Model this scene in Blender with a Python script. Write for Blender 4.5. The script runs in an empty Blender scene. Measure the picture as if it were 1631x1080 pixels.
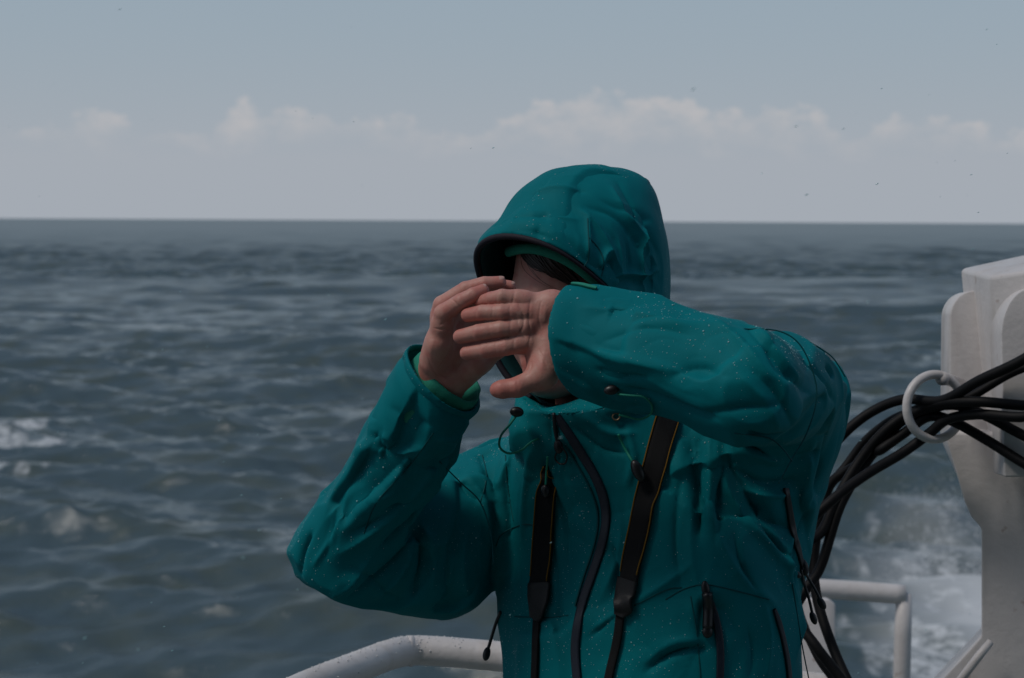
import bpy, bmesh, math, random
import numpy as np
from mathutils import Vector, Matrix
from mathutils.bvhtree import BVHTree
R = math.radians
random.seed(7); rng = np.random.default_rng(7)
scene = bpy.context.scene
COL = scene.collection

# ------------------------------------------------------------------ camera
EYE = 1.62; SEA = -8.4
FPX = 70/36*1631.0
cam_d = bpy.data.cameras.new('camera'); cam = bpy.data.objects.new('camera', cam_d); COL.objects.link(cam)
cam_d.lens = 70; cam_d.sensor_width = 36; cam_d.clip_start = .05; cam_d.clip_end = 90000
ROT = Matrix.Rotation(R(90-3.40), 3, 'X') @ Matrix.Rotation(R(.30), 3, 'Z')
cam.matrix_world = Matrix.Translation((0, 0, EYE)) @ ROT.to_4x4()
cam_d.dof.use_dof = True; cam_d.dof.focus_distance = 2.26; cam_d.dof.aperture_fstop = 11.0
scene.camera = cam
ROTN = np.array(ROT); CPOS = np.array([0, 0, EYE])
def ray(px, py):
    v = ROTN @ np.array([(px-815.5)/FPX, -(py-540)/FPX, -1.0]); return v
def P(px, py, d):
    """world point seen at pixel (px,py) of the 1631x1080 photo, d metres in front of the camera"""
    return CPOS + ray(px, py)*d
def V(px, py, d): return Vector(P(px, py, d))
def P_sea(px, py):
    r = ray(px, py); t = (SEA-EYE)/r[2]; return CPOS + r*t

# ------------------------------------------------------------------ sky
SUN_EL, SUN_AZ = 54, 244     # compass style: azimuth measured clockwise from +Y
w = bpy.data.worlds.new('World'); scene.world = w; w.use_nodes = True
nt = w.node_tree; N = nt.nodes; LK = nt.links
for n in list(N): N.remove(n)
def wn(t, **k):
    n = N.new(t)
    for a, b in k.items(): setattr(n, a, b)
    return n
def wmath(op, a, b=None, c=None, clamp=False):
    n = wn('ShaderNodeMath', operation=op, use_clamp=clamp)
    for i, x in enumerate((a, b, c)):
        if x is None: continue
        if isinstance(x, (int, float)): n.inputs[i].default_value = x
        else: LK.new(x, n.inputs[i])
    return n.outputs[0]
sky = wn('ShaderNodeTexSky', sky_type='NISHITA'); sky.sun_disc = False
sky.sun_elevation = R(SUN_EL); sky.sun_rotation = R(SUN_AZ)
sky.air_density = 1.0; sky.dust_density = 1.6; sky.ozone_density = 1.4
tc = wn('ShaderNodeTexCoord'); sep = wn('ShaderNodeSeparateXYZ'); LK.new(tc.outputs['Generated'], sep.inputs[0])
el = wmath('ARCSINE', sep.outputs[2]); az = wmath('ARCTAN2', sep.outputs[0], sep.outputs[1])
cmb = wn('ShaderNodeCombineXYZ'); LK.new(wmath('MULTIPLY', az, 62.), cmb.inputs[0]); LK.new(wmath('MULTIPLY', el, 95.), cmb.inputs[1])
noi = wn('ShaderNodeTexNoise'); noi.inputs['Scale'].default_value = 1.0; noi.inputs['Detail'].default_value = 6; noi.inputs['Roughness'].default_value = .55
LK.new(cmb.outputs[0], noi.inputs['Vector'])
noi2 = wn('ShaderNodeTexNoise'); noi2.inputs['Scale'].default_value = .45; noi2.inputs['Detail'].default_value = 4
LK.new(cmb.outputs[0], noi2.inputs['Vector'])
# cloud top elevation as a function of azimuth
ramp = wn('ShaderNodeValToRGB'); cr = ramp.color_ramp; cr.interpolation = 'B_SPLINE'
tops = [(0,.3),(60,.25),(120,.45),(155,.75),(200,.55),(240,.15),(340,.3),(392,.9),(440,.6),(485,.85),(520,.45),(600,.5),(650,.66),(690,.3),(745,.22),(800,.6),(880,.85),(935,1.),(1010,.92),(1060,.92),(1120,.7),(1180,.75),(1265,.75),(1310,.55),(1350,.15),(1400,.55),(1500,.66),(1545,.3),(1600,.2)]
tops = [t for i, t in enumerate(tops)]
while len(cr.elements) < len(tops): cr.elements.new(.5)
for e, (x, v) in zip(cr.elements, tops): e.position = (x+60)/1760; e.color = (v, v, v, 1)
LK.new(wmath('MULTIPLY_ADD', az, FPX/1760, (815+60)/1760), ramp.inputs[0])
top = wmath('MULTIPLY_ADD', ramp.outputs[0], .029, .036)
top = wmath('ADD', top, wmath('MULTIPLY', wmath('SUBTRACT', noi.outputs['Fac'], .5), .030))
body = wmath('DIVIDE', wmath('SUBTRACT', top, el), .0045, clamp=True)             # 1 inside the cloud
lowf = wmath('DIVIDE', wmath('SUBTRACT', el, wmath('MULTIPLY_ADD', noi2.outputs['Fac'], .034, .016)), .020, clamp=True)
dens = wmath('MULTIPLY', wmath('MULTIPLY', body, lowf), wmath('MULTIPLY_ADD', noi.outputs['Fac'], 2.6, -.78, clamp=True))
veil = wmath('POWER', wmath('DIVIDE', wmath('SUBTRACT', .115, el), .085, clamp=True), 1.6)  # pale rain veil close to the horizon
def mixc(f, a, b):
    n = wn('ShaderNodeMix', data_type='RGBA')
    if isinstance(f, (int, float)): n.inputs[0].default_value = f
    else: LK.new(f, n.inputs[0])
    for s, x in ((6, a), (7, b)):
        if isinstance(x, tuple): n.inputs[s].default_value = (*x, 1)
        else: LK.new(x, n.inputs[s])
    return n.outputs[2]
hs = wn('ShaderNodeHueSaturation'); hs.inputs['Saturation'].default_value = 1.05; hs.inputs['Value'].default_value = 1.0
LK.new(sky.outputs[0], hs.inputs['Color'])
VEIL = (6.25, 6.75, 7.5); CLOUD = (8.8, 8.35, 8.35)
band = wmath('DIVIDE', wmath('SUBTRACT', .60, el), .40, clamp=True)        # milky blue lower sky
skc = mixc(wmath('MULTIPLY', band, .85), hs.outputs[0], (5.45, 6.7, 7.85))
gz = wmath('MULTIPLY', veil, .90)
skc = mixc(gz, skc, VEIL)
skc = mixc(wmath('MULTIPLY', dens, .66), skc, CLOUD)
# thin cloud layer overhead softens the light
hi = wmath('DIVIDE', wmath('SUBTRACT', el, .25), .5, clamp=True)
skc = mixc(wmath('MULTIPLY', hi, .35), skc, (3.6, 5.0, 6.6))
bg = wn('ShaderNodeBackground'); bg.inputs['Strength'].default_value = .10; LK.new(skc, bg.inputs['Color'])
out = wn('ShaderNodeOutputWorld'); LK.new(bg.outputs[0], out.inputs[0])

sd = bpy.data.lights.new('sun', 'SUN'); sun = bpy.data.objects.new('sun', sd); COL.objects.link(sun)
sd.energy = 2.1; sd.angle = R(15); sd.color = (1, .95, .88)
a, e = R(SUN_AZ), R(SUN_EL)
sun.rotation_euler = Vector((math.sin(a)*math.cos(e), math.cos(a)*math.cos(e), math.sin(e))).to_track_quat('Z', 'Y').to_euler()
scene.view_settings.view_transform = 'Standard'; scene.view_settings.look = 'None'
scene.view_settings.exposure = -0.72; scene.view_settings.gamma = 1
scene.render.engine = 'CYCLES'

# ------------------------------------------------------------------ materials
def mat(name, color, rough=.5, spec=.5, metallic=0, var=None, vscale=20, bump=0, bscale=200, sss=0, sheen=0, attr=None, coat=0, bdist=.001, det=4):
    """procedural principled material; var = second colour mixed in by noise"""
    m = bpy.data.materials.new(name); m.use_nodes = True; t = m.node_tree; b = t.nodes['Principled BSDF']
    b.inputs['Base Color'].default_value = (*color, 1); b.inputs['Roughness'].default_value = rough
    b.inputs['Specular IOR Level'].default_value = spec; b.inputs['Metallic'].default_value = metallic
    b.inputs['Coat Weight'].default_value = coat
    co = t.nodes.new('ShaderNodeTexCoord')
    n = t.nodes.new('ShaderNodeTexNoise'); n.inputs['Scale'].default_value = vscale; n.inputs['Detail'].default_value = det
    t.links.new(co.outputs['Object'], n.inputs['Vector'])
    if var:
        mx = t.nodes.new('ShaderNodeMix'); mx.data_type = 'RGBA'
        mx.inputs[6].default_value = (*color, 1); mx.inputs[7].default_value = (*var, 1)
        mr = t.nodes.new('ShaderNodeMapRange'); mr.inputs[1].default_value = .4; mr.inputs[2].default_value = .65
        t.links.new(n.outputs['Fac'], mr.inputs[0]); t.links.new(mr.outputs[0], mx.inputs[0])
        t.links.new(mx.outputs[2], b.inputs['Base Color'])
    if attr:   # vertex attribute drives a second colour
        at = t.nodes.new('ShaderNodeAttribute'); at.attribute_name = attr[0]
        mx2 = t.nodes.new('ShaderNodeMix'); mx2.data_type = 'RGBA'; t.links.new(at.outputs['Fac'], mx2.inputs[0])
        if var: t.links.new(mx.outputs[2], mx2.inputs[6])
        else: mx2.inputs[6].default_value = (*color, 1)
        mx2.inputs[7].default_value = (*attr[1], 1); t.links.new(mx2.outputs[2], b.inputs['Base Color'])
    if bump:
        n2 = t.nodes.new('ShaderNodeTexNoise'); n2.inputs['Scale'].default_value = bscale; n2.inputs['Detail'].default_value = 3
        t.links.new(co.outputs['Object'], n2.inputs['Vector'])
        bp = t.nodes.new('ShaderNodeBump'); bp.inputs['Strength'].default_value = bump; bp.inputs['Distance'].default_value = bdist
        t.links.new(n2.outputs['Fac'], bp.inputs['Height']); t.links.new(bp.outputs[0], b.inputs['Normal'])
    if sss:
        b.inputs['Subsurface Weight'].default_value = sss; b.inputs['Subsurface Radius'].default_value = (1, .35, .2); b.inputs['Subsurface Scale'].default_value = .008
    if sheen:
        b.inputs['Sheen Weight'].default_value = sheen; b.inputs['Sheen Roughness'].default_value = .5
    return m
M_JACKET = mat('teal_shell_fabric', (.0004, .148, .172), .66, .08, var=(.0004, .166, .190), vscale=9, bump=.35, bscale=900, bdist=.0006)
def crinkle(m, scale, dist, strength):
    t = m.node_tree; b = t.nodes['Principled BSDF']; co = t.nodes.new('ShaderNodeTexCoord'); n = t.nodes.new('ShaderNodeTexNoise'); n.noise_type = 'RIDGED_MULTIFRACTAL'
    n.inputs['Scale'].default_value = scale; n.inputs['Detail'].default_value = 3; n.inputs['Distortion'].default_value = .6
    mp = t.nodes.new('ShaderNodeMapping'); mp.inputs['Scale'].default_value = (1, 1, .55); t.links.new(co.outputs['Object'], mp.inputs[0]); t.links.new(mp.outputs[0], n.inputs['Vector'])
    bp = t.nodes.new('ShaderNodeBump'); bp.inputs['Strength'].default_value = strength; bp.inputs['Distance'].default_value = dist; t.links.new(n.outputs[0], bp.inputs['Height'])
    old = b.inputs['Normal'].links[0].from_node; t.links.new(bp.outputs[0], old.inputs['Normal'])
crinkle(M_JACKET, 13, .0022, .55)
M_LIN = mat('dark_lining', (.004, .045, .052), .8, .2)
M_GREEN = mat('mint_fleece', (.018, .24, .17), .8, .3, bump=.4, bscale=600)
M_CORD = mat('green_cord', (.01, .22, .15), .6, .3)
M_NAVY = mat('navy_zip_tape', (.006, .010, .022), .45, .5, bump=.4, bscale=1200)
M_SEAM = mat('seam_teal', (.001, .070, .080), .7, .2)
M_TRIM = mat('brim_trim', (.014, .012, .020), .7, .3, bump=.3, bscale=1500)
M_BLACK = mat('black_plastic', (.008, .008, .010), .4, .5)
M_STRAP = mat('black_webbing', (.006, .006, .007), .75, .25, bump=.6, bscale=1500)
M_STRAPP = mat('black_leather', (.010, .009, .010), .5, .4, bump=.5, bscale=700)
M_YEL = mat('ochre_stitching', (.17, .085, .008), .7, .2)
M_SKIN = mat('skin', (.52, .275, .225), .50, .35, var=(.49, .205, .170), vscale=70, bump=.5, bscale=420, sss=.12, attr=('flush', (.47, .13, .105)), bdist=.0005)
crinkle(M_SKIN, 190, .0005, .5)
M_NAIL = mat('fingernail', (.50, .30, .25), .3, .5)
M_HAIR = mat('dark_brown_hair', (.018, .010, .007), .42, .5)
M_EYE = mat('eye_white', (.6, .57, .55), .2)
M_PANTS = mat('dark_trousers', (.015, .018, .022), .8, .2)
M_BOOT = mat('boot_rubber', (.02, .018, .016), .6, .3)
M_CABLE = mat('black_cable_rubber', (.003, .003, .0035), .6, .2, var=(.005, .005, .006), vscale=60, bump=.15, bscale=300)

def paint_mat(name, col=(.62, .585, .575), drips=True):
    m = bpy.data.materials.new(name); m.use_nodes = True; t = m.node_tree; b = t.nodes['Principled BSDF']
    b.inputs['Roughness'].default_value = .38
    co = t.nodes.new('ShaderNodeTexCoord')
    def noise(scale, det=5, vec=None, ro=.55):
        n = t.nodes.new('ShaderNodeTexNoise'); n.inputs['Scale'].default_value = scale; n.inputs['Detail'].default_value = det; n.inputs['Roughness'].default_value = ro
        t.links.new(vec or co.outputs['Object'], n.inputs['Vector']); return n.outputs['Fac']
    def rng_(f, a, b_, c=0, d=1):
        r = t.nodes.new('ShaderNodeMapRange'); r.inputs[1].default_value = a; r.inputs[2].default_value = b_; r.inputs[3].default_value = c; r.inputs[4].default_value = d
        t.links.new(f, r.inputs[0]); return r.outputs[0]
    def mx(f, a_, b_):
        q = t.nodes.new('ShaderNodeMix'); q.data_type = 'RGBA'; t.links.new(f, q.inputs[0])
        for s, x in ((6, a_), (7, b_)):
            if isinstance(x, tuple): q.inputs[s].default_value = (*x, 1)
            else: t.links.new(x, q.inputs[s])
        return q.outputs[2]
    mp = t.nodes.new('ShaderNodeMapping'); mp.inputs['Scale'].default_value = (22, 22, 1.6); t.links.new(co.outputs['Object'], mp.inputs[0])
    c = mx(rng_(noise(5), .42, .62), col, tuple(x*.90 for x in col))
    c = mx(rng_(noise(1, 5, mp.outputs[0]), .52, .72, 0, .38), c, (.40, .33, .27))      # rain streaks of dirt
    c = mx(rng_(noise(34, 5), .66, .74, 0, .6), c, (.22, .12, .07))                      # rust flecks
    t.links.new(c, b.inputs['Base Color'])
    t.links.new(rng_(noise(30), .3, .7, .28, .55), b.inputs['Roughness'])
    bp = t.nodes.new('ShaderNodeBump'); bp.inputs['Strength'].default_value = .5; bp.inputs['Distance'].default_value = .002
    t.links.new(noise(70, 4), bp.inputs['Height']); t.links.new(bp.outputs[0], b.inputs['Normal'])
    return m
M_PAINT = paint_mat('white_ship_paint')
M_PIPE = paint_mat('white_rail_paint', (.64, .60, .585))
M_DECK = mat('deck_paint', (.10, .13, .11), .6, .4, var=(.13, .15, .13), vscale=4, bump=.5, bscale=60)
M_HULL = mat('hull_paint', (.05, .08, .14), .5)
def drop_mat():
    m = bpy.data.materials.new('rain_water'); m.use_nodes = True; b = m.node_tree.nodes['Principled BSDF']
    b.inputs['Base Color'].default_value = (.5, .80, .83, 1); b.inputs['Roughness'].default_value = .08; b.inputs['IOR'].default_value = 1.33
    b.inputs['Transmission Weight'].default_value = .4
    return m
M_DROP = drop_mat(); M_BEAD = mat('clear_bead', (.62, .62, .62), .1, .5)

# ------------------------------------------------------------------ helpers
def link(name, me, m=None, parent=None, smooth=True):
    o = bpy.data.objects.new(name, me); COL.objects.link(o)
    if m: me.materials.append(m)
    if smooth: me.polygons.foreach_set('use_smooth', [True]*len(me.polygons))
    if parent:
        o.parent = parent; o.matrix_parent_inverse = Matrix.Translation(parent.location).inverted() if parent.parent is None else Matrix.Identity(4)
    return o
def mesh_np(name, v, f):
    me = bpy.data.meshes.new(name); v = np.asarray(v, dtype=np.float32); f = np.asarray(f, dtype=np.int32)
    me.vertices.add(len(v)); me.vertices.foreach_set('co', v.ravel())
    k = f.shape[1]
    me.loops.add(f.size); me.loops.foreach_set('vertex_index', f.ravel())
    me.polygons.add(len(f)); me.polygons.foreach_set('loop_start', np.arange(0, f.size, k, dtype=np.int32))
    me.update(calc_edges=True); return me
def tag(o, label=None, cat=None, group=None, kind=None):
    for k, x in (('label', label), ('category', cat), ('group', group), ('kind', kind)):
        if x: o[k] = x
    return o
def empty(name, loc):
    o = bpy.data.objects.new(name, None); o.location = loc; o.empty_display_size = .1; COL.objects.link(o); return o
def catmull(pts, n=8, closed=False):
    p = np.asarray(pts, float); m = len(p); out = []
    rngk = range(m if closed else m-1)
    for i in rngk:
        if closed: a, b, c, d = p[(i-1) % m], p[i], p[(i+1) % m], p[(i+2) % m]
        else: a, b, c, d = p[max(i-1, 0)], p[i], p[i+1], p[min(i+2, m-1)]
        for k in range(n):
            t = k/n
            out.append(.5*((2*b)+(-a+c)*t+(2*a-5*b+4*c-d)*t*t+(-a+3*b-3*c+d)*t**3))
    if not closed: out.append(p[-1])
    return np.array(out)
def tube(pts, r, seg=12, closed=False, flat=1.0):
    """(verts, quads) of a tube along pts, r scalar or per point"""
    p = np.asarray(pts, float); n = len(p); r = np.broadcast_to(np.asarray(r, float), (n,))
    if closed: t = np.roll(p, -1, 0)-np.roll(p, 1, 0)
    else: t = np.gradient(p, axis=0)
    t /= np.linalg.norm(t, axis=1, keepdims=True)+1e-9
    up = np.array([0.13, -.2, 1.0]); u = np.cross(t[0], up); u /= np.linalg.norm(u)
    V_, ang = [], np.linspace(0, 2*np.pi, seg, endpoint=False)
    for i in range(n):
        u = u-t[i]*np.dot(u, t[i]); u /= np.linalg.norm(u)+1e-9; w_ = np.cross(t[i], u)
        V_.append(p[i]+r[i]*(np.cos(ang)[:, None]*u+flat*np.sin(ang)[:, None]*w_))
    v = np.concatenate(V_); f = []
    for i in range(n if closed else n-1):
        j = (i+1) % n
        for k in range(seg):
            l = (k+1) % seg; f.append((i*seg+k, i*seg+l, j*seg+l, j*seg+k))
    if not closed:    # caps: collapse to centres as thin quads
        v = np.vstack([v, p[0]-t[0]*r[0]*.35, p[-1]+t[-1]*r[-1]*.35]); a, b = len(v)-2, len(v)-1
        for k in range(0, seg, 2):
            f.append((a, (k+2) % seg, (k+1) % seg, k)); q = (n-1)*seg
            f.append((b, q+k, q+(k+1) % seg, q+(k+2) % seg))
    return v, np.array(f)
def join(parts):
    vs, fs, o = [], [], 0
    for v, f in parts: vs.append(v); fs.append(np.asarray(f)+o); o += len(v)
    return np.concatenate(vs), np.concatenate(fs)
def bm_obj(name, bm, m, parent=None, smooth=False, bevel=0, seg=2):
    if bevel: bmesh.ops.bevel(bm, geom=[e for e in bm.edges if e.is_manifold and e.calc_face_angle(0) > .5], offset=bevel, segments=seg, affect='EDGES', profile=.5, clamp_overlap=True)
    me = bpy.data.meshes.new(name); bm.normal_update(); bm.to_mesh(me); bm.free()
    o = link(name, me, m, parent, smooth)
    if smooth: me.set_sharp_from_angle(angle=R(45)) if hasattr(me, 'set_sharp_from_angle') else None
    return o

# ---- numpy value noise
def vnoise(p, seed=0):
    p = np.asarray(p, float); i = np.floor(p).astype(np.int64); f = p-i; f = f*f*(3-2*f)
    def h(ix, iy, iz):
        n = (ix*374761393+iy*668265263+iz*2147483647+seed*1274126177) & 0xffffffff
        n = ((n ^ (n >> 13))*1274126177) & 0xffffffff
        return ((n ^ (n >> 16)) & 0xffff)/65535.0
    x, y, z = i.T; fx, fy, fz = f.T; r = 0
    for a in (0, 1):
        for b in (0, 1):
            for c in (0, 1):
                r = r+h(x+a, y+b, z+c)*(fx if a else 1-fx)*(fy if b else 1-fy)*(fz if c else 1-fz)
    return r
def fbm(p, o=4, seed=0):
    s, a, t = 0, 1, 0
    for k in range(o): s = s+a*vnoise(p*2**k, seed+k); t += a; a *= .5
    return s/t
def sstep(a, b, x):
    t = np.clip((x-a)/(b-a), 0, 1); return t*t*(3-2*t)

# ---- signed distance building blocks
def smin(a, b, k):
    if k <= 0: return np.minimum(a, b)
    h = np.clip(.5+.5*(b-a)/k, 0, 1); return b*(1-h)+a*h-k*h*(1-h)
def smax(a, b, k): return -smin(-a, -b, k)
def cone(p, a, b, ra, rb):
    a = np.asarray(a, float); b = np.asarray(b, float); ba = b-a; L2 = ba@ba
    t = np.clip(((p-a)@ba)/L2, 0, 1)
    return np.linalg.norm(p-a-t[:, None]*ba, axis=1)-(ra+(rb-ra)*t)
def ell(p, c, axes, r):
    """ellipsoid: axes rows = unit vectors, r = radii"""
    q = (p-np.asarray(c))@np.asarray(axes).T; r = np.asarray(r, float)
    k0 = np.linalg.norm(q/r, axis=1); k1 = np.linalg.norm(q/(r*r), axis=1)+1e-9
    return k0*(k0-1)/k1
def surf(fn, lo, hi, h):
    """sparse surface nets -> verts, quads"""
    lo = np.asarray(lo, float); hi = np.asarray(hi, float); B = 8
    nb = np.ceil((hi-lo)/(h*B)).astype(int); n = nb*B
    G = np.full(tuple(n), 1.0, dtype=np.float32)
    bi = np.stack(np.meshgrid(*[np.arange(k) for k in nb], indexing='ij'), -1).reshape(-1, 3)
    cen = lo+(bi+.5)*B*h; d = fn(cen); rad = B*h*.5*1.732
    near = np.abs(d) < rad*1.6+.004
    for q, s in zip(bi[~near], d[~near]):
        if s < 0: G[q[0]*B:q[0]*B+B, q[1]*B:q[1]*B+B, q[2]*B:q[2]*B+B] = -1
    loc = np.stack(np.meshgrid(*[np.arange(B)]*3, indexing='ij'), -1).reshape(-1, 3)
    nbk = bi[near]
    for s in range(0, len(nbk), 400):
        c = nbk[s:s+400]; ijk = (c[:, None, :]*B+loc[None]).reshape(-1, 3)
        G[ijk[:, 0], ijk[:, 1], ijk[:, 2]] = fn(lo+ijk*h)
    G[0] = G[-1] = 1; G[:, 0] = G[:, -1] = 1; G[:, :, 0] = G[:, :, -1] = 1
    S = G < 0; cnt = np.zeros(tuple(n-1), np.int8)
    offs = [(a, b, c) for a in (0, 1) for b in (0, 1) for c in (0, 1)]
    for a, b, c in offs: cnt += S[a:n[0]-1+a, b:n[1]-1+b, c:n[2]-1+c]
    act = np.argwhere((cnt > 0) & (cnt < 8)); idx = np.full(tuple(n-1), -1, np.int32)
    idx[act[:, 0], act[:, 1], act[:, 2]] = np.arange(len(act))
    cor = {o: G[act[:, 0]+o[0], act[:, 1]+o[1], act[:, 2]+o[2]].astype(float) for o in offs}
    acc = np.zeros((len(act), 3)); ct = np.zeros(len(act))
    for o in offs:
        for ax in range(3):
            if o[ax]: continue
            o2 = list(o); o2[ax] = 1; f0, f1 = cor[o], cor[tuple(o2)]
            m = (f0 < 0) != (f1 < 0); t = np.where(m, f0/(f0-f1+1e-12), 0)
            pt = np.tile(np.array(o, float), (len(act), 1)); pt[:, ax] += t
            acc[m] += pt[m]; ct[m] += 1
    verts = lo+(act+acc/ct[:, None])*h
    Q = []
    for ax in range(3):
        s0 = S[tuple(slice(0, -1) if k == ax else slice(None) for k in range(3))]
        s1 = S[tuple(slice(1, None) if k == ax else slice(None) for k in range(3))]
        e = np.argwhere(s0 != s1); b_, c_ = (ax+1) % 3, (ax+2) % 3
        e = e[(e[:, b_] > 0) & (e[:, c_] > 0) & (e[:, b_] < n[b_]-1) & (e[:, c_] < n[c_]-1)]
        ins = S[e[:, 0], e[:, 1], e[:, 2]]
        def at(db, dc):
            q = e.copy(); q[:, b_] -= db; q[:, c_] -= dc; return idx[q[:, 0], q[:, 1], q[:, 2]]
        quad = np.stack([at(1, 1), at(0, 1), at(0, 0), at(1, 0)], 1)
        quad[~ins] = quad[~ins][:, ::-1]; Q.append(quad)
    Q = np.concatenate(Q); Q = Q[(Q >= 0).all(1)]
    return verts, Q
def vnormals(v, f):
    n = np.cross(v[f[:, 2]]-v[f[:, 0]], v[f[:, 3]]-v[f[:, 1]]); out_ = np.zeros_like(v)
    for k in range(4): np.add.at(out_, f[:, k], n)
    return out_/(np.linalg.norm(out_, axis=1, keepdims=True)+1e-12)
def relax(v, f, it=2, lam=.5):
    e = np.concatenate([f[:, [0, 1]], f[:, [1, 2]], f[:, [2, 3]], f[:, [3, 0]]])
    for _ in range(it):
        s = np.zeros_like(v); c = np.zeros(len(v))
        np.add.at(s, e[:, 0], v[e[:, 1]]); np.add.at(c, e[:, 0], 1)
        np.add.at(s, e[:, 1], v[e[:, 0]]); np.add.at(c, e[:, 1], 1)
        v = v+lam*(s/c[:, None]-v)
    return v
class Surface:
    def __init__(s, v, f): s.v = v; s.f = f; s.bvh = BVHTree.FromPolygons(v.tolist(), f.tolist())
    def hit(s, px, py):
        r = ray(px, py); h = s.bvh.ray_cast(Vector(CPOS), Vector(r)); 
        return (np.array(h[0]), np.array(h[1])) if h[0] else (None, None)
    def path(s, pts, n=6, off=.001):
        """photo polyline -> smooth points lying on this surface, with normals"""
        q = catmull(pts, n); o, nn = [], []
        for x in q:
            a_, b_ = s.hit(x[0], x[1])
            if a_ is None: continue
            if o and np.linalg.norm(a_-o[-1]) > .035:
                if len(o) < 5: o, nn = [], []
                else: continue
            o.append(a_); nn.append(b_)
        if len(o) < 2: return None, None
        o = np.array(o); nn = np.array(nn)
        for _ in range(2):
            if len(o) > 4:
                nn[1:-1] = (nn[:-2]+2*nn[1:-1]+nn[2:])/4; o[1:-1] = (o[:-2]+2*o[1:-1]+o[2:])/4
        nn /= np.linalg.norm(nn, axis=1, keepdims=True)
        return o+nn*off, nn
FK = 1.0; EMK = None
def folds(v, f, strokes, n_it=1):
    """push vertices along their normals by ridges (amp>0) and grooves (amp<0) following strokes drawn on the cloth"""
    S = Surface(v, f); nrm = vnormals(v, f); disp = np.zeros(len(v))
    for st in strokes:
        amp, wd, pts = st[0]/1000, st[1]/1000, st[2]
        o, nn = S.path(pts, 5, 0)
        if o is None: continue
        lo_, hi_ = o.min(0)-wd*3, o.max(0)+wd*3
        m = np.where(((v > lo_) & (v < hi_)).all(1))[0]
        if not len(m): continue
        p = v[m]; best = np.full(len(m), 9.); tb = np.zeros(len(m)); nb_ = np.zeros((len(m), 3)); K = len(o)-1
        for k in range(K):
            a_, b_ = o[k], o[k+1]; ba = b_-a_; t = np.clip(((p-a_)@ba)/(ba@ba+1e-12), 0, 1)
            d = np.linalg.norm(p-a_-t[:, None]*ba, axis=1); g = d < best
            best[g] = d[g]; tb[g] = (k+t[g])/K; nb_[g] = nn[k]
        taper = np.sin(np.pi*np.clip(tb*.92+.04, 0, 1))**.6
        same = np.clip((nrm[m]*nb_).sum(1)*2, 0, 1)
        x = best/wd; prof = np.exp(-np.sqrt(x*x+.02)*1.5+.21)*(x < 3)*np.clip(3-x, 0, 1)
        disp[m] += FK*amp*prof*taper*same
    if EMK is not None: disp = disp*EMK
    return v+nrm*disp[:, None]

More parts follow.
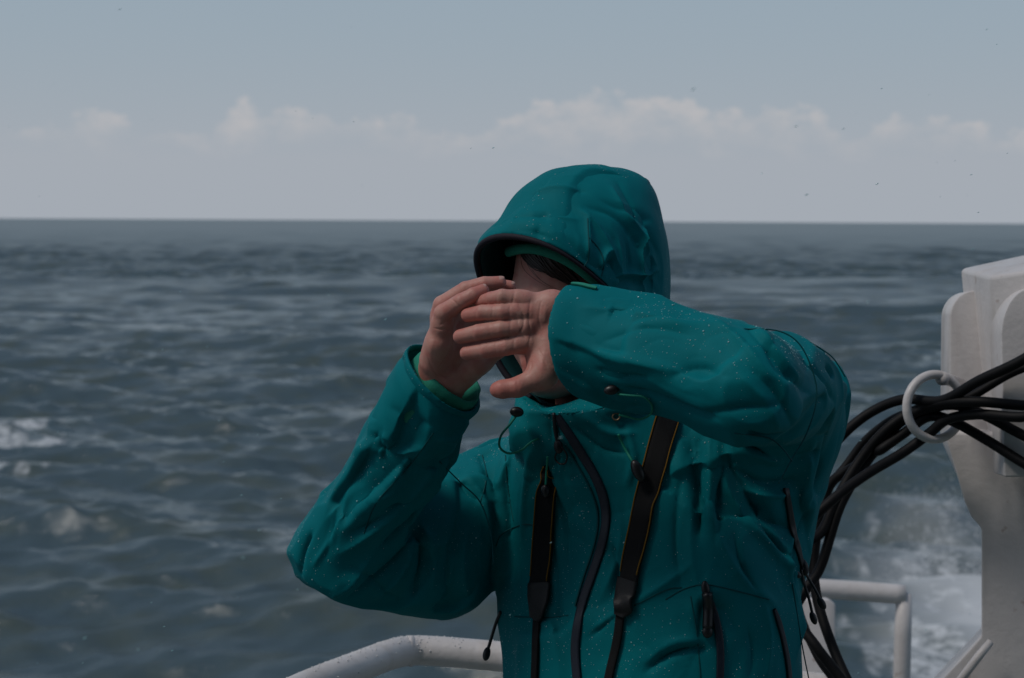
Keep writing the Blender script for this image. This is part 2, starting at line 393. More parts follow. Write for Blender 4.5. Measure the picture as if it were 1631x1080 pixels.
# =================================================================== the sea
def build_sea():
    th_f = np.linspace(-R(24), R(24), 1300); th_c = np.linspace(R(24), R(336), 90)[1:-1]
    th = np.concatenate([th_f, th_c])
    dep = np.concatenate([np.linspace(.62, .28, 40)[:-1], np.linspace(.28, .10, 380)[:-1], np.linspace(.10, .03, 220)[:-1], np.linspace(.03, .0035, 380)]); r = (EYE-SEA)/dep
    r = np.concatenate([[6.0], r, np.geomspace(r[-1], 60000, 14)[1:]])
    Rr, T = np.meshgrid(r, th, indexing='ij'); X = Rr*np.sin(T); Y = Rr*np.cos(T)
    cell = np.gradient(Rr, axis=0)
    Z = np.zeros_like(X); DX = np.zeros_like(X); DY = np.zeros_like(X); g = np.random.default_rng(11)
    fine = (Rr < 3000)
    for k in range(94):
        lam = (.8*(14/.8)**(k/79.) if k < 80 else 15*(60/15)**((k-80)/13.))*g.uniform(.9, 1.1)
        wd = R(90)+g.normal(0, .34 if lam > 1.8 else .6)+R(-8)     # travelling mostly towards the ship
        kx, ky = math.cos(wd)*2*np.pi/lam, math.sin(wd)*2*np.pi/lam
        A = lam*(.0088 if lam < 1.8 else .0100 if lam < 5.5 else .0075 if lam < 14.5 else .0040)
        fade = np.clip((lam/np.maximum(cell, 1e-3)-1.1)/1.6, 0, 1)*np.clip(1.5-Rr/3000, 0, 1)
        ph = kx*X+ky*Y+g.uniform(0, 6.28)
        Z += A*fade*np.cos(ph); q = .42
        DX -= q*A*fade*math.cos(wd)*np.sin(ph); DY -= q*A*fade*math.sin(wd)*np.sin(ph)
    patch = .80+.4*fbm(np.stack([X.ravel()/45, Y.ravel()/70, 0*X.ravel()], 1), 2, 5).reshape(X.shape)
    Z *= patch; DX *= patch; DY *= patch
    v = np.stack([X+DX, Y+DY, Z+SEA], -1).reshape(-1, 3); nr, ntth = X.shape
    i = np.arange(nr-1)[:, None]; j = np.arange(ntth)[None]; j2 = (j+1) % ntth
    f = np.stack([i*ntth+j, i*ntth+j2, (i+1)*ntth+j2, (i+1)*ntth+j], -1).reshape(-1, 4)
    # foam: whitecaps and the ship's wash
    foam = np.zeros(X.size); xy = np.stack([X.ravel(), Y.ravel()], 1)
    n1 = fbm(np.stack([xy[:, 0]/1.3, xy[:, 1]/3.4, 0*xy[:, 0]], 1), 5, 21); n3 = fbm(np.stack([xy[:, 0]/.35, xy[:, 1]/1.1, 0*xy[:, 0]], 1), 3, 33); n2 = fbm(np.stack([xy[:, 0]/4.2, xy[:, 1]/9., 0*xy[:, 0]], 1), 4, 40)
    def blob(px, py, rx, ry, s, nz=.5, which=None):
        c = P_sea(px, py)[:2]; sc = c[1]/FPX
        d = np.sqrt(((xy[:, 0]-c[0])/(rx*sc))**2+((xy[:, 1]-c[1])/(ry*sc*c[1]/(EYE-SEA)))**2)
        e = s*(1-sstep(.25, 1.15, d)); n_ = n1 if which is None else which
        return np.clip(s, 0, 1)*np.clip((e*1.25+(n_-.5)*2.0+(n3-.5)*1.3-.72)*1.9, 0, 1)*(d < 1.3)
    for b in [(8, 702, 110, 34, 1.0), (45, 722, 75, 18, 1), (20, 752, 80, 12, .9), (205, 1045, 26, 22, .5), (265, 393, 14, 5, .5), (1320, 525, 40, 6, .3), (1220, 505, 40, 6, .3), (500, 532, 16, 5, .4),
              (1385, 805, 34, 14, .5), (1490, 800, 80, 22, .6), (1540, 850, 110, 50, .9), (1430, 905, 60, 14, .6), (1350, 925, 50, 14, .5), (1500, 1000, 120, 100, 1.0), (1580, 960, 120, 130, 1.0),
              (1400, 1010, 60, 30, .6), (1350, 1050, 60, 30, .6), (1640, 870, 160, 70, 1), (440, 385, 10, 4, .5), (700, 445, 12, 4, .5), (1120, 420, 12, 4, .4), (90, 560, 14, 4, .4), (1480, 1075, 150, 60, 1)]:
        foam = np.maximum(foam, blob(*b))
    mist = np.zeros(X.size)
    for px, py, rx, ry, s_ in [(1550,1010,190,170,1.1),(1590,890,170,150,.75),(1450,1070,110,60,.4)]:
        c = P_sea(px, py)[:2]; sc = c[1]/FPX; d = np.sqrt(((xy[:, 0]-c[0])/(rx*sc))**2+((xy[:, 1]-c[1])/(ry*sc*c[1]/(EYE-SEA)))**2)
        mist = np.maximum(mist, s_*(1-sstep(.0, 1.1, d))*np.clip(n2*1.8-.1, .2, 1.1))
    mist = np.clip(mist, 0, 1)
    me = mesh_np('sea', v, f); at = me.attributes.new('foam', 'FLOAT', 'POINT')
    at.data.foreach_set('value', foam.astype(np.float32)); at = me.attributes.new('spray', 'FLOAT', 'POINT'); at.data.foreach_set('value', mist.astype(np.float32))
    m = bpy.data.materials.new('sea_water'); m.use_nodes = True; t = m.node_tree; b = t.nodes['Principled BSDF']; nn = t.nodes.new; L = t.links.new
    geo = nn('ShaderNodeNewGeometry')
    mp = nn('ShaderNodeMapping'); mp.inputs['Scale'].default_value = (1.0, 1.7, 1.0); L(geo.outputs['Position'], mp.inputs[0])
    nz = nn('ShaderNodeTexNoise'); nz.inputs['Scale'].default_value = 1.15; nz.inputs['Detail'].default_value = 7; nz.inputs['Roughness'].default_value = .62; L(mp.outputs[0], nz.inputs['Vector'])
    nb_ = nn('ShaderNodeTexNoise'); nb_.inputs['Scale'].default_value = .30; nb_.inputs['Detail'].default_value = 4; L(mp.outputs[0], nb_.inputs['Vector'])
    bp = nn('ShaderNodeBump'); bp.inputs['Strength'].default_value = .8; bp.inputs['Distance'].default_value = .09; L(nz.outputs['Fac'], bp.inputs['Height'])
    bp2 = nn('ShaderNodeBump'); bp2.inputs['Strength'].default_value = 1.; bp2.inputs['Distance'].default_value = .12; L(nb_.outputs['Fac'], bp2.inputs['Height']); L(bp2.outputs[0], bp.inputs['Normal'])
    L(bp.outputs[0], b.inputs['Normal'])
    b.inputs['Base Color'].default_value = (.020, .032, .034, 1); b.inputs['IOR'].default_value = 1.33
    ln = nn('ShaderNodeVectorMath'); ln.operation = 'LENGTH'; L(geo.outputs['Position'], ln.inputs[0])
    rr_ = nn('ShaderNodeMapRange'); rr_.inputs[1].default_value = 40; rr_.inputs[2].default_value = 420; rr_.inputs[3].default_value = .09; rr_.inputs[4].default_value = .30; L(ln.outputs['Value'], rr_.inputs[0]); L(rr_.outputs[0], b.inputs['Roughness'])
    tn = nn('ShaderNodeTexNoise'); tn.inputs['Scale'].default_value = .45; tn.inputs['Detail'].default_value = 4; L(mp.outputs[0], tn.inputs['Vector'])
    tr_ = nn('ShaderNodeMapRange'); tr_.inputs[1].default_value = .45; tr_.inputs[2].default_value = .65; L(tn.outputs['Fac'], tr_.inputs[0])
    tm = nn('ShaderNodeMix'); tm.data_type = 'RGBA'; tm.inputs[6].default_value = (.060, .092, .108, 1); tm.inputs[7].default_value = (.066, .088, .082, 1); L(tr_.outputs[0], tm.inputs[0]); L(tm.outputs[2], b.inputs['Base Color'])
    fm = nn('ShaderNodeAttribute'); fm.attribute_name = 'foam'
    fo = nn('ShaderNodeBsdfDiffuse'); fo.inputs['Color'].default_value = (.62, .64, .66, 1)
    fz = nn('ShaderNodeTexNoise'); fz.inputs['Scale'].default_value = 2.6; fz.inputs['Detail'].default_value = 8; fz.inputs['Roughness'].default_value = .7; L(mp.outputs[0], fz.inputs['Vector'])
    mr = nn('ShaderNodeMapRange'); mr.inputs[1].default_value = .40; mr.inputs[2].default_value = .62; mr.inputs[3].default_value = .25; L(fz.outputs['Fac'], mr.inputs[0])
    mu = nn('ShaderNodeMath'); mu.operation = 'MULTIPLY'; mu.use_clamp = True; L(fm.outputs['Fac'], mu.inputs[0]); L(mr.outputs[0], mu.inputs[1])
    sp_ = nn('ShaderNodeAttribute'); sp_.attribute_name = 'spray'; mz = nn('ShaderNodeMath'); mz.operation = 'MAXIMUM'; L(mu.outputs[0], mz.inputs[0]); L(sp_.outputs['Fac'], mz.inputs[1])
    ms = nn('ShaderNodeMixShader'); L(mz.outputs[0], ms.inputs[0]); L(b.outputs[0], ms.inputs[1]); L(fo.outputs[0], ms.inputs[2])
    L(ms.outputs[0], t.nodes['Material Output'].inputs['Surface'])
    o = link('sea', me, m); o['kind'] = 'structure'
build_sea()

# =================================================================== the ship
def prism(name, outline, dfront, vec, m, parent, bevel=.004, smooth=True):
    """plate: outline given in photo points at depth dfront, real thickness vec (world)"""
    bm = bmesh.new(); vec = Vector(vec)
    fr = [bm.verts.new(V(x, y, dfront if len(q) == 0 else q[0])) for x, y, *q in outline]; bk = [bm.verts.new(a.co+vec) for a in fr]
    bm.faces.new(fr); bm.faces.new(bk[::-1]); n = len(fr)
    for i in range(n): bm.faces.new((fr[i], bk[i], bk[(i+1) % n], fr[(i+1) % n]))
    bmesh.ops.recalc_face_normals(bm, faces=bm.faces)
    return bm_obj(name, bm, m, parent, smooth, bevel)

def slab(name, poly, z0, z1, m):
    bm = bmesh.new(); a_ = [bm.verts.new((x, y, z0)) for x, y in poly]; b_ = [bm.verts.new((x, y, z1)) for x, y in poly]; n = len(poly)
    bm.faces.new(a_); bm.faces.new(b_)
    for i in range(n): bm.faces.new((a_[i], a_[(i+1) % n], b_[(i+1) % n], b_[i]))
    bmesh.ops.recalc_face_normals(bm, faces=bm.faces); return bm_obj(name, bm, m)
deckpoly = [(-2.2, -4), (-1.15, 1.4), (-.20, 3.22), (.62, 3.22), (.75, 5.1), (1.0, 5.1), (1.5, 5.1), (2.6, 4.5), (3.5, -4)]
o = slab('deck', deckpoly, -.25, 0, M_DECK); o['kind'] = 'structure'
o = slab('hull', [(x*.97, y*.985) for x, y in deckpoly], SEA-1.5, -.252, M_HULL); tag(o, 'dark painted ship hull carrying the deck above the sea', 'ship hull')

# added unseen block behind the viewer, keeps light off the figure's front
bm = bmesh.new(); bmesh.ops.create_cube(bm, size=1, matrix=Matrix.Translation((.3, -2.9, 2.6)) @ Matrix.Diagonal((7.5, 2.2, 5.196, 1)))
hb = empty('shade_block', (.3, -2.9, 0)); tag(hb, 'grey green painted deckhouse rising behind the open deck', 'shade_block')
bm_obj('shade_block_body', bm, M_DECK, hb, False, .03)
for wx in (-1.6, .3, 2.2):
    bm = bmesh.new(); bmesh.ops.create_cube(bm, size=1, matrix=Matrix.Translation((wx, -1.795, 2.2)) @ Matrix.Diagonal((1.1, .05, .8, 1))); bm_obj('shade_block_pane', bm, M_BLACK, hb, False, .01)  # dark panes on the added light-blocking box

# bow rail close behind the person
root = empty('handrail', (-.2, 3.1, 0)); tag(root, 'thick wet white pipe handrail with a bend, running low behind the person', 'handrail', 'white pipe railings')
ctr = [P(380, 1148, 2.62), P(480, 1098, 2.80), P(560, 1066, 2.93), P(618, 1044, 3.04), P(650, 1037, 3.09), P(690, 1037, 3.10), P(800, 1046, 3.09), P(1000, 1066, 3.05), P(1200, 1086, 3.0), P(1352, 1101, 2.97)]
v, f = tube(catmull(ctr, 10), .0232, 40)
link('top_pipe', mesh_np('top_pipe', v, f), M_PIPE, root)
v, f = tube(catmull([P(655, 1037, 3.088)+np.array([dx, 0, 0]) for dx in (-.003, .003)], 1), .0241, 40)
link('weld_seam', mesh_np('weld_seam', v, f), M_PIPE, root)
for px, py, d in ((860, 1052, 3.08), (1340, 1100, 2.972)):
    q = P(px, py, d); v, f = tube([q-np.array([0, 0, .012]), np.array([q[0], q[1], .01])], .019, 20)
    link('stanchion', mesh_np('stanchion', v, f), M_PIPE, root)
# drops hanging on the rail, beads along its crest
bm = bmesh.new(); rr = random.Random(3)
cc = catmull(ctr, 30)
for _ in range(420):
    k = rr.randrange(len(cc)-1); q = cc[k]; t = cc[k+1]-cc[k]; t /= np.linalg.norm(t)
    s = np.cross(t, [0, 0, 1]); s /= np.linalg.norm(s); u = np.cross(s, t); an = rr.gauss(0, .75)
    nrm = u*math.cos(an)+s*math.sin(an); r_ = rr.choice([.0006, .0008, .0012, .0016])
    bmesh.ops.create_icosphere(bm, subdivisions=1, radius=r_, matrix=Matrix.Translation(Vector(q+nrm*.0233)+Vector([rr.uniform(-.003, .003)*x for x in t])))
o = bm_obj('water_beads', bm, M_BEAD, root, True); o['kind'] = 'stuff'

# lower guard rail further out on the right
root = empty('guard_rail', (.72, 4.8, 0)); tag(root, 'low white guard rail with a square corner, between the cables and the big post', 'guard rail', 'white pipe railings')
D = 4.75
v, f = tube(catmull([P(1190, 945, D), P(1285, 941, D), P(1310, 938, D), P(1440, 947, D)], 6), .0235, 28)
link('top_pipe', mesh_np('top_pipe', v, f), M_PIPE, root)
q = P(1440, 943, D); v, f = tube([q+np.array([0, 0, -.004]), P(1438, 1010, D), np.array([q[0]-.006, q[1], 0.0])], [.0195, .0205, .0205], 28)
link('post', mesh_np('post', v, f), M_PIPE, root)
prism('end_plate', [(1262, 955), (1320, 955), (1331, 963), (1331, 1500), (1262, 1500)], 4.62, (0.0, .03, 0), M_PIPE, root, .004)

# the big white post with its bracket plates
root = empty('mooring_post', (.85, 3.1, 0)); tag(root, 'heavy white painted steel post with rounded gusset plates at the right edge', 'post')
# tapered box head
bm = bmesh.new()
T4 = [V(1529, 428, 3.10), V(1577, 440, 2.93), V(1720, 418, 2.80), V(1668, 398, 3.06)]
B4 = [V(1556, 705, 3.10), V(1592, 705, 2.97), V(1735, 705, 2.84), V(1690, 690, 3.10)]
tv = [bm.verts.new(x) for x in T4]; bv = [bm.verts.new(x) for x in B4]
bm.faces.new(tv); bm.faces.new(bv)
for i in range(4): bm.faces.new((tv[i], tv[(i+1) % 4], bv[(i+1) % 4], bv[i]))
bmesh.ops.recalc_face_normals(bm, faces=bm.faces)
bm_obj('head_box', bm, M_PAINT, root, True, .007, 3)
def arc(cx, cy, rx, ry, a0, a1, n=8): return [(cx+rx*math.cos(R(a0+(a1-a0)*k/n)), cy-ry*math.sin(R(a0+(a1-a0)*k/n))) for k in range(n+1)]
# gussets: outline clockwise
g1 = arc(1552, 505, 38, 42, 180, 95, 9)+[(1580, 463), (1585, 760), (1538, 760), (1512, 700)]
prism('gusset_plate', g1, 3.03, V(1500, 560, 3.12)-V(1515, 560, 3.03), M_PAINT, root, .003)
g2 = arc(1642, 535, 47, 76, 180, 90, 10)+[(1760, 460), (1760, 760), (1600, 760)]
prism('gusset_plate', g2, 2.86, V(1578, 560, 2.95)-V(1596, 560, 2.86), M_PAINT, root, .003)
# lower column
lo_ = [(1503, 688), (1512, 718), (1524, 758), (1536, 800), (1546, 823), (1563, 842), (1563, 1014), (1540, 1040), (1500, 1082), (1440, 1145), (1440, 1300), (1445, 2250), (1800, 2250), (1800, 700), (1600, 690)]
prism('column', lo_, 2.985, (.045, .14, 0), M_PAINT, root, .005)
v, f = tube([P(1578, 1022, 2.955), P(1560, 1044, 2.955), P(1500, 1122, 2.955)], [.0055, .0065, .0065], 16)
link('brace_rod', mesh_np('brace_rod', v, f), M_PAINT, root)
# weld bead along the head-box edge
v, f = tube(catmull([P(1590, 640, 2.955), P(1592, 668, 2.955), P(1591, 700, 2.955), P(1590, 712, 2.96)], 8), .004, 10)
link('weld_bead', mesh_np('weld_bead', v, f), M_PAINT, root)

# ring that holds the cables (welded to the post: a part of it)
th = np.linspace(0, 2*np.pi, 72, endpoint=False); rc = P(1489, 648, 2.90)
dx = ROTN@np.array([1, 0, 0]); dy = ROTN@np.array([0, 1, 0]); dz = ROTN@np.array([0, 0, 1])
xa = .90*dx-.42*dz; xa /= np.linalg.norm(xa)
ring = [rc+.0475*(math.cos(t)*(.93*dx-.36*dz)+math.sin(t)*dy*.99) for t in th]
v, f = tube(ring, .0066, 18, closed=True); ringo = link('cable_ring', mesh_np('cable_ring', v, f), M_PAINT, root)
v, f = tube([P(1500, 603, 2.90), P(1508, 604, 2.93), P(1530, 612, 3.0)], [.010, .009, .009], 14)
link('ring_lug', mesh_np('ring_lug', v, f), M_PAINT, root)

# cables
CB = [
 ('topmost black cable entering the ring from the upper right, arching over to the jacket', [(1720,515,2.74),(1631,572,2.78),(1560,606,2.82),(1500,638,2.87),(1440,636,2.92),(1390,655,2.95),(1345,690,2.95),(1300,745,2.93),(1270,800,2.9)]),
 ('thick black cable leaving the ring level to the right edge, lying over the others', [(1730,652,2.80),(1631,646,2.82),(1560,640,2.83),(1500,642,2.87),(1455,655,2.92),(1412,684,2.93),(1372,730,2.94),(1334,792,2.93),(1306,850,2.92),(1262,870,2.9)]),
 ('black cable that leaves the ring downward right and curls down beside the jacket hem', [(1720,735,2.80),(1631,694,2.84),(1570,662,2.86),(1520,645,2.87),(1462,655,2.91),(1420,685,2.94),(1372,735,2.96),(1325,768,2.98),(1309,815,2.98),(1298,870,2.98),(1297,925,2.97),(1311,988,2.95),(1347,1078,2.9),(1400,1170,2.85)]),
 ('lowest black cable on the right, slanting steeply from the ring to the right edge', [(1720,790,2.80),(1631,738,2.84),(1570,700,2.87),(1515,670,2.89),(1478,664,2.91),(1440,690,2.93),(1405,715,2.93),(1386,728,2.95),(1340,802,2.93),(1308,900,2.92),(1284,938,2.91),(1262,975,2.9)]),
 ('black cable sagging widest to the left below the ring before it passes behind the jacket', [(1720,650,2.79),(1631,664,2.80),(1560,660,2.84),(1510,668,2.88),(1478,692,2.90),(1438,721,2.90),(1378,757,2.88),(1325,797,2.86),(1290,835,2.86),(1262,905,2.88),(1272,985,2.88),(1300,1030,2.86),(1334,1074,2.85),(1390,1150,2.82)]),
 ('slim black cable under the topmost one, dropping close along the jacket', [(1720,560,2.82),(1620,590,2.84),(1545,632,2.86),(1490,650,2.90),(1430,664,2.95),(1380,700,2.99),(1345,745,3.0),(1300,800,2.99),(1275,870,2.97),(1270,960,2.95),(1300,1040,2.92),(1330,1085,2.9),(1370,1150,2.86)]),
]
for i, (lb, pts) in enumerate(CB):
    q = catmull([P(x, y, d) for x, y, d in pts], 14)
    v, f = tube(q, .0076 if i != 5 else .0066, 18)
    o = link('cable', mesh_np('cable', v, f), M_CABLE); tag(o, lb, 'cable', 'black cables threaded through the ring')

# =================================================================== the person
# ---- skeleton (photo points with depth)
HC = P(925, 455, 2.44)                       # centre of the head
yaw = R(40); F_ = np.array([-math.sin(yaw), -math.cos(yaw), -.13]); F_ /= np.linalg.norm(F_)
L_ = np.array([math.cos(yaw), -math.sin(yaw), 0]); U_ = np.cross(F_, L_); U_ = -U_ if U_[2] < 0 else U_
U_ /= np.linalg.norm(U_); HAX = np.array([L_, U_, F_])
def H(u, v_, w_): return HC+u*L_+v_*U_+w_*F_
def hl(p): return (p-HC)@HAX.T
ty = R(33); TF = np.array([-math.sin(ty), -math.cos(ty), 0]); TL = np.array([math.cos(ty), -math.sin(ty), 0]); TU = np.array([0, 0, 1.])
# right arm (picture left)
SR, ER, WR = P(822, 808, 2.56), P(548, 876, 2.43), P(700, 612, 2.31)
# left arm (picture right)
SL, EL, WL = P(1262, 630, 2.37), P(1185, 612, 2.11), P(872, 522, 2.215)
AR = (WR-ER)/np.linalg.norm(WR-ER); AL = (WL-EL)/np.linalg.norm(WL-EL)
CUFR = P(700, 614, 2.31); 

# torso profile: (photo y, centre x, depth, half width, half depth)
TP = [(1500, 1050, 2.47, .195, .150), (1250, 1047, 2.47, .192, .148), (1080, 1037, 2.47, .198, .145), (960, 1034, 2.47, .197, .140), (860, 1034, 2.47, .194, .135), (780, 1036, 2.47, .185, .128), (720, 1030, 2.47, .165, .115), (670, 1010, 2.47, .130, .100), (630, 985, 2.46, .10, .09)]
tz = np.array([P(x, y, d)[2] for y, x, d, a_, b_ in TP]); tcx = np.array([P(x, y, d)[0] for y, x, d, a_, b_ in TP]); tcy = np.array([P(x, y, d)[1] for y, x, d, a_, b_ in TP])
ta = np.array([t[3] for t in TP]); tb_ = np.array([t[4] for t in TP]); HEM = .80
def torso(p):
    z = p[:, 2]; cx = np.interp(z, tz, tcx); cy = np.interp(z, tz, tcy); a_ = np.interp(z, tz, ta); b_ = np.interp(z, tz, tb_)
    q = p-np.stack([cx, cy, z], 1); u = q@TL; w_ = q@TF
    k = (np.abs(u/a_)**2.3+np.abs(w_/b_)**2.3)**(1/2.3); d = (k-1)*np.minimum(a_, b_)
    return smax(smax(d, z-tz[-1], .03), HEM-z, .004)
def f_torso(p):
    d = torso(p)
    nb = P(965, 660, 2.47)
    d = smin(d, cone(p, P(905, 722+48, 2.50), P(835, 775, 2.56), .085, .072), .05)    # right shoulder
    d = smin(d, cone(p, P(1090, 735, 2.44), P(1235, 655, 2.40), .085, .075), .06)      # left shoulder
    d = smin(d, ell(p, P(1264, 650, 2.42), np.array([TL, TF, TU]), (.056, .080, .085)), .04)
    d = smin(d, cone(p, P(1258, 700, 2.44), P(1215, 850, 2.47), .058, .062), .05)
    d = smax(d, -cone(p, P(1192, 800, 2.30), P(1262, 880, 2.325), .030, .022), .02)
    d = smin(d, cone(p, P(962, 690, 2.45), P(945, 620, 2.42), .110, .088), .04)         # collar
    return d
def f_hood_outer(p, g=0.0):
    d = ell(p, H(0, .028, -.004), HAX, np.array([.098, .116, .122])-g)
    d = smin(d, ell(p, H(0, -.022, .056), HAX, np.array([.096, .118, .096])-g), .02)
    d = smin(d, ell(p, H(-.004, .045, .085), HAX, np.array([.070, .048, .062])-g), .03)
    d = smin(d, ell(p, P(988, 322, 2.46), HAX, np.array([.037, .036, .046])-g), .03)
    d = smin(d, cone(p, H(0, -.03, -.03), H(.006, -.15, -.030), .086-g, .092-g), .03)
    return d
def hood_h(q):  # rim surface: where the hood opening is cut, in head axes
    u, v_ = q[:, 0], q[:, 1]
    return .056+.93*np.clip(v_, 0, 1)+.06*np.clip(-v_, 0, 1)+.25*np.clip(-u, 0, 1)*sstep(.12, -.02, v_)*1.0
VBOT = -.118
def f_hood(p):
    q = hl(p); d = f_hood_outer(p)
    d = smin(d, ell(p, H(0, -.165, .035), HAX, (.078, .055, .085)), .03)        # chin collar
    cut = smax(hood_h(q)-q[:, 2], VBOT-q[:, 1]-.25*(q[:, 2]-.06), .01)
    d = smax(d, -cut, .003)
    void = smax(f_hood_outer(p, .0055), -(q[:, 1]+.20), .01)
    return smax(d, -void, .002)
def sleeveR(p):
    d = cone(p, SR, ER, .088, .056); d = smin(d, cone(p, ER, P(508, 898, 2.45), .054, .034), .02)
    up = (ER-SR)/np.linalg.norm(ER-SR)
    d = smin(d, cone(p, P(702, 880, 2.50), P(575, 884, 2.44), .080, .060), .02)
    d2 = cone(p, ER+np.array([0, 0, .0]), P(640, 715, 2.36), .058, .056); d2 = smin(d2, cone(p, P(640, 715, 2.36), WR+AR*.06, .056, .0530), .02)
    d2 = smax(d2, ((p-(CUFR+AR*.012))@(AR*.96+.28*np.array([1, 0, 0]))), .003)
    d = smin(d, d2, .016)
    d = smin(d, ell(p, P(502, 885, 2.46), np.array([dx, dy, dz]), (.030, .038, .035)), .02)
    d = smax(d, -cone(p, WR-AR*.06, WR+AR*.08, .048, .048), .003)
    return d
CUL = P(929, 535, 2.205)
def sleeveL(p):
    d = cone(p, SL, EL, .070, .062)
    d2 = cone(p, EL, P(1040, 566, 2.155), .061, .0595); d2 = smin(d2, cone(p, P(1040, 566, 2.155), P(850, 532, 2.218), .0595, .0640), .02)
    nrm = AL*.97-dz*.12-dy*.32; nrm = nrm/np.linalg.norm(nrm)
    d2 = smax(d2, (p-CUL)@nrm, .003)
    d = smin(d, d2, .02)
    d = smax(d, -cone(p, CUL-AL*.07, CUL+AL*.05, .052, .059), .003)
    return d
def f_jacket(p):
    d = smin(f_torso(p), f_hood(p), .012)
    q = hl(p); void = smax(f_hood_outer(p, .0055), -(q[:, 1]+.17), .01)
    d = smax(d, -void, .002)
    cut = smax(hood_h(q)-q[:, 2], VBOT-q[:, 1]-.25*(q[:, 2]-.06), .01); d = smax(d, -smax(cut, np.abs(q[:, 0])-.14, .01), .003)
    d = smin(d, sleeveR(p), .014)
    d = smin(d, sleeveL(p), .012)
    return d
JV, JF = surf(f_jacket, (-.40, 2.0, .78), (.50, 2.72, 1.76), .0024)
_n = AL*.97-dz*.12-dy*.32; _n /= np.linalg.norm(_n); _r = AR*.96+.28*np.array([1, 0, 0])
_dl = np.where(np.linalg.norm(JV-CUL, axis=1) < .11, np.abs((JV-CUL)@_n), 9); _dr = np.where(np.linalg.norm(JV-CUFR, axis=1) < .11, np.abs((JV-(CUFR+AR*.012))@_r), 9)
_q = hl(JV); _dh = np.where((np.abs(_q[:, 0]) < .13) & (_q[:, 1] > VBOT-.02), np.abs(hood_h(_q)-_q[:, 2]), 9)
EM = (.12+.88*sstep(.003, .030, _dl))*(.12+.88*sstep(.003, .030, _dr))*(.1+.9*sstep(.004, .03, _dh))
# broad, soft irregularity of the cloth
nj = vnormals(JV, JF)
def aniso(v, sc, seed): return fbm(v*np.array(sc), 3, seed)-.5
JV = JV+nj*(aniso(JV, (9, 9, 6), 3)*.012+aniso(JV, (30, 30, 16), 9)*.003)[:, None]
JV = relax(JV, JF, 2, .5)

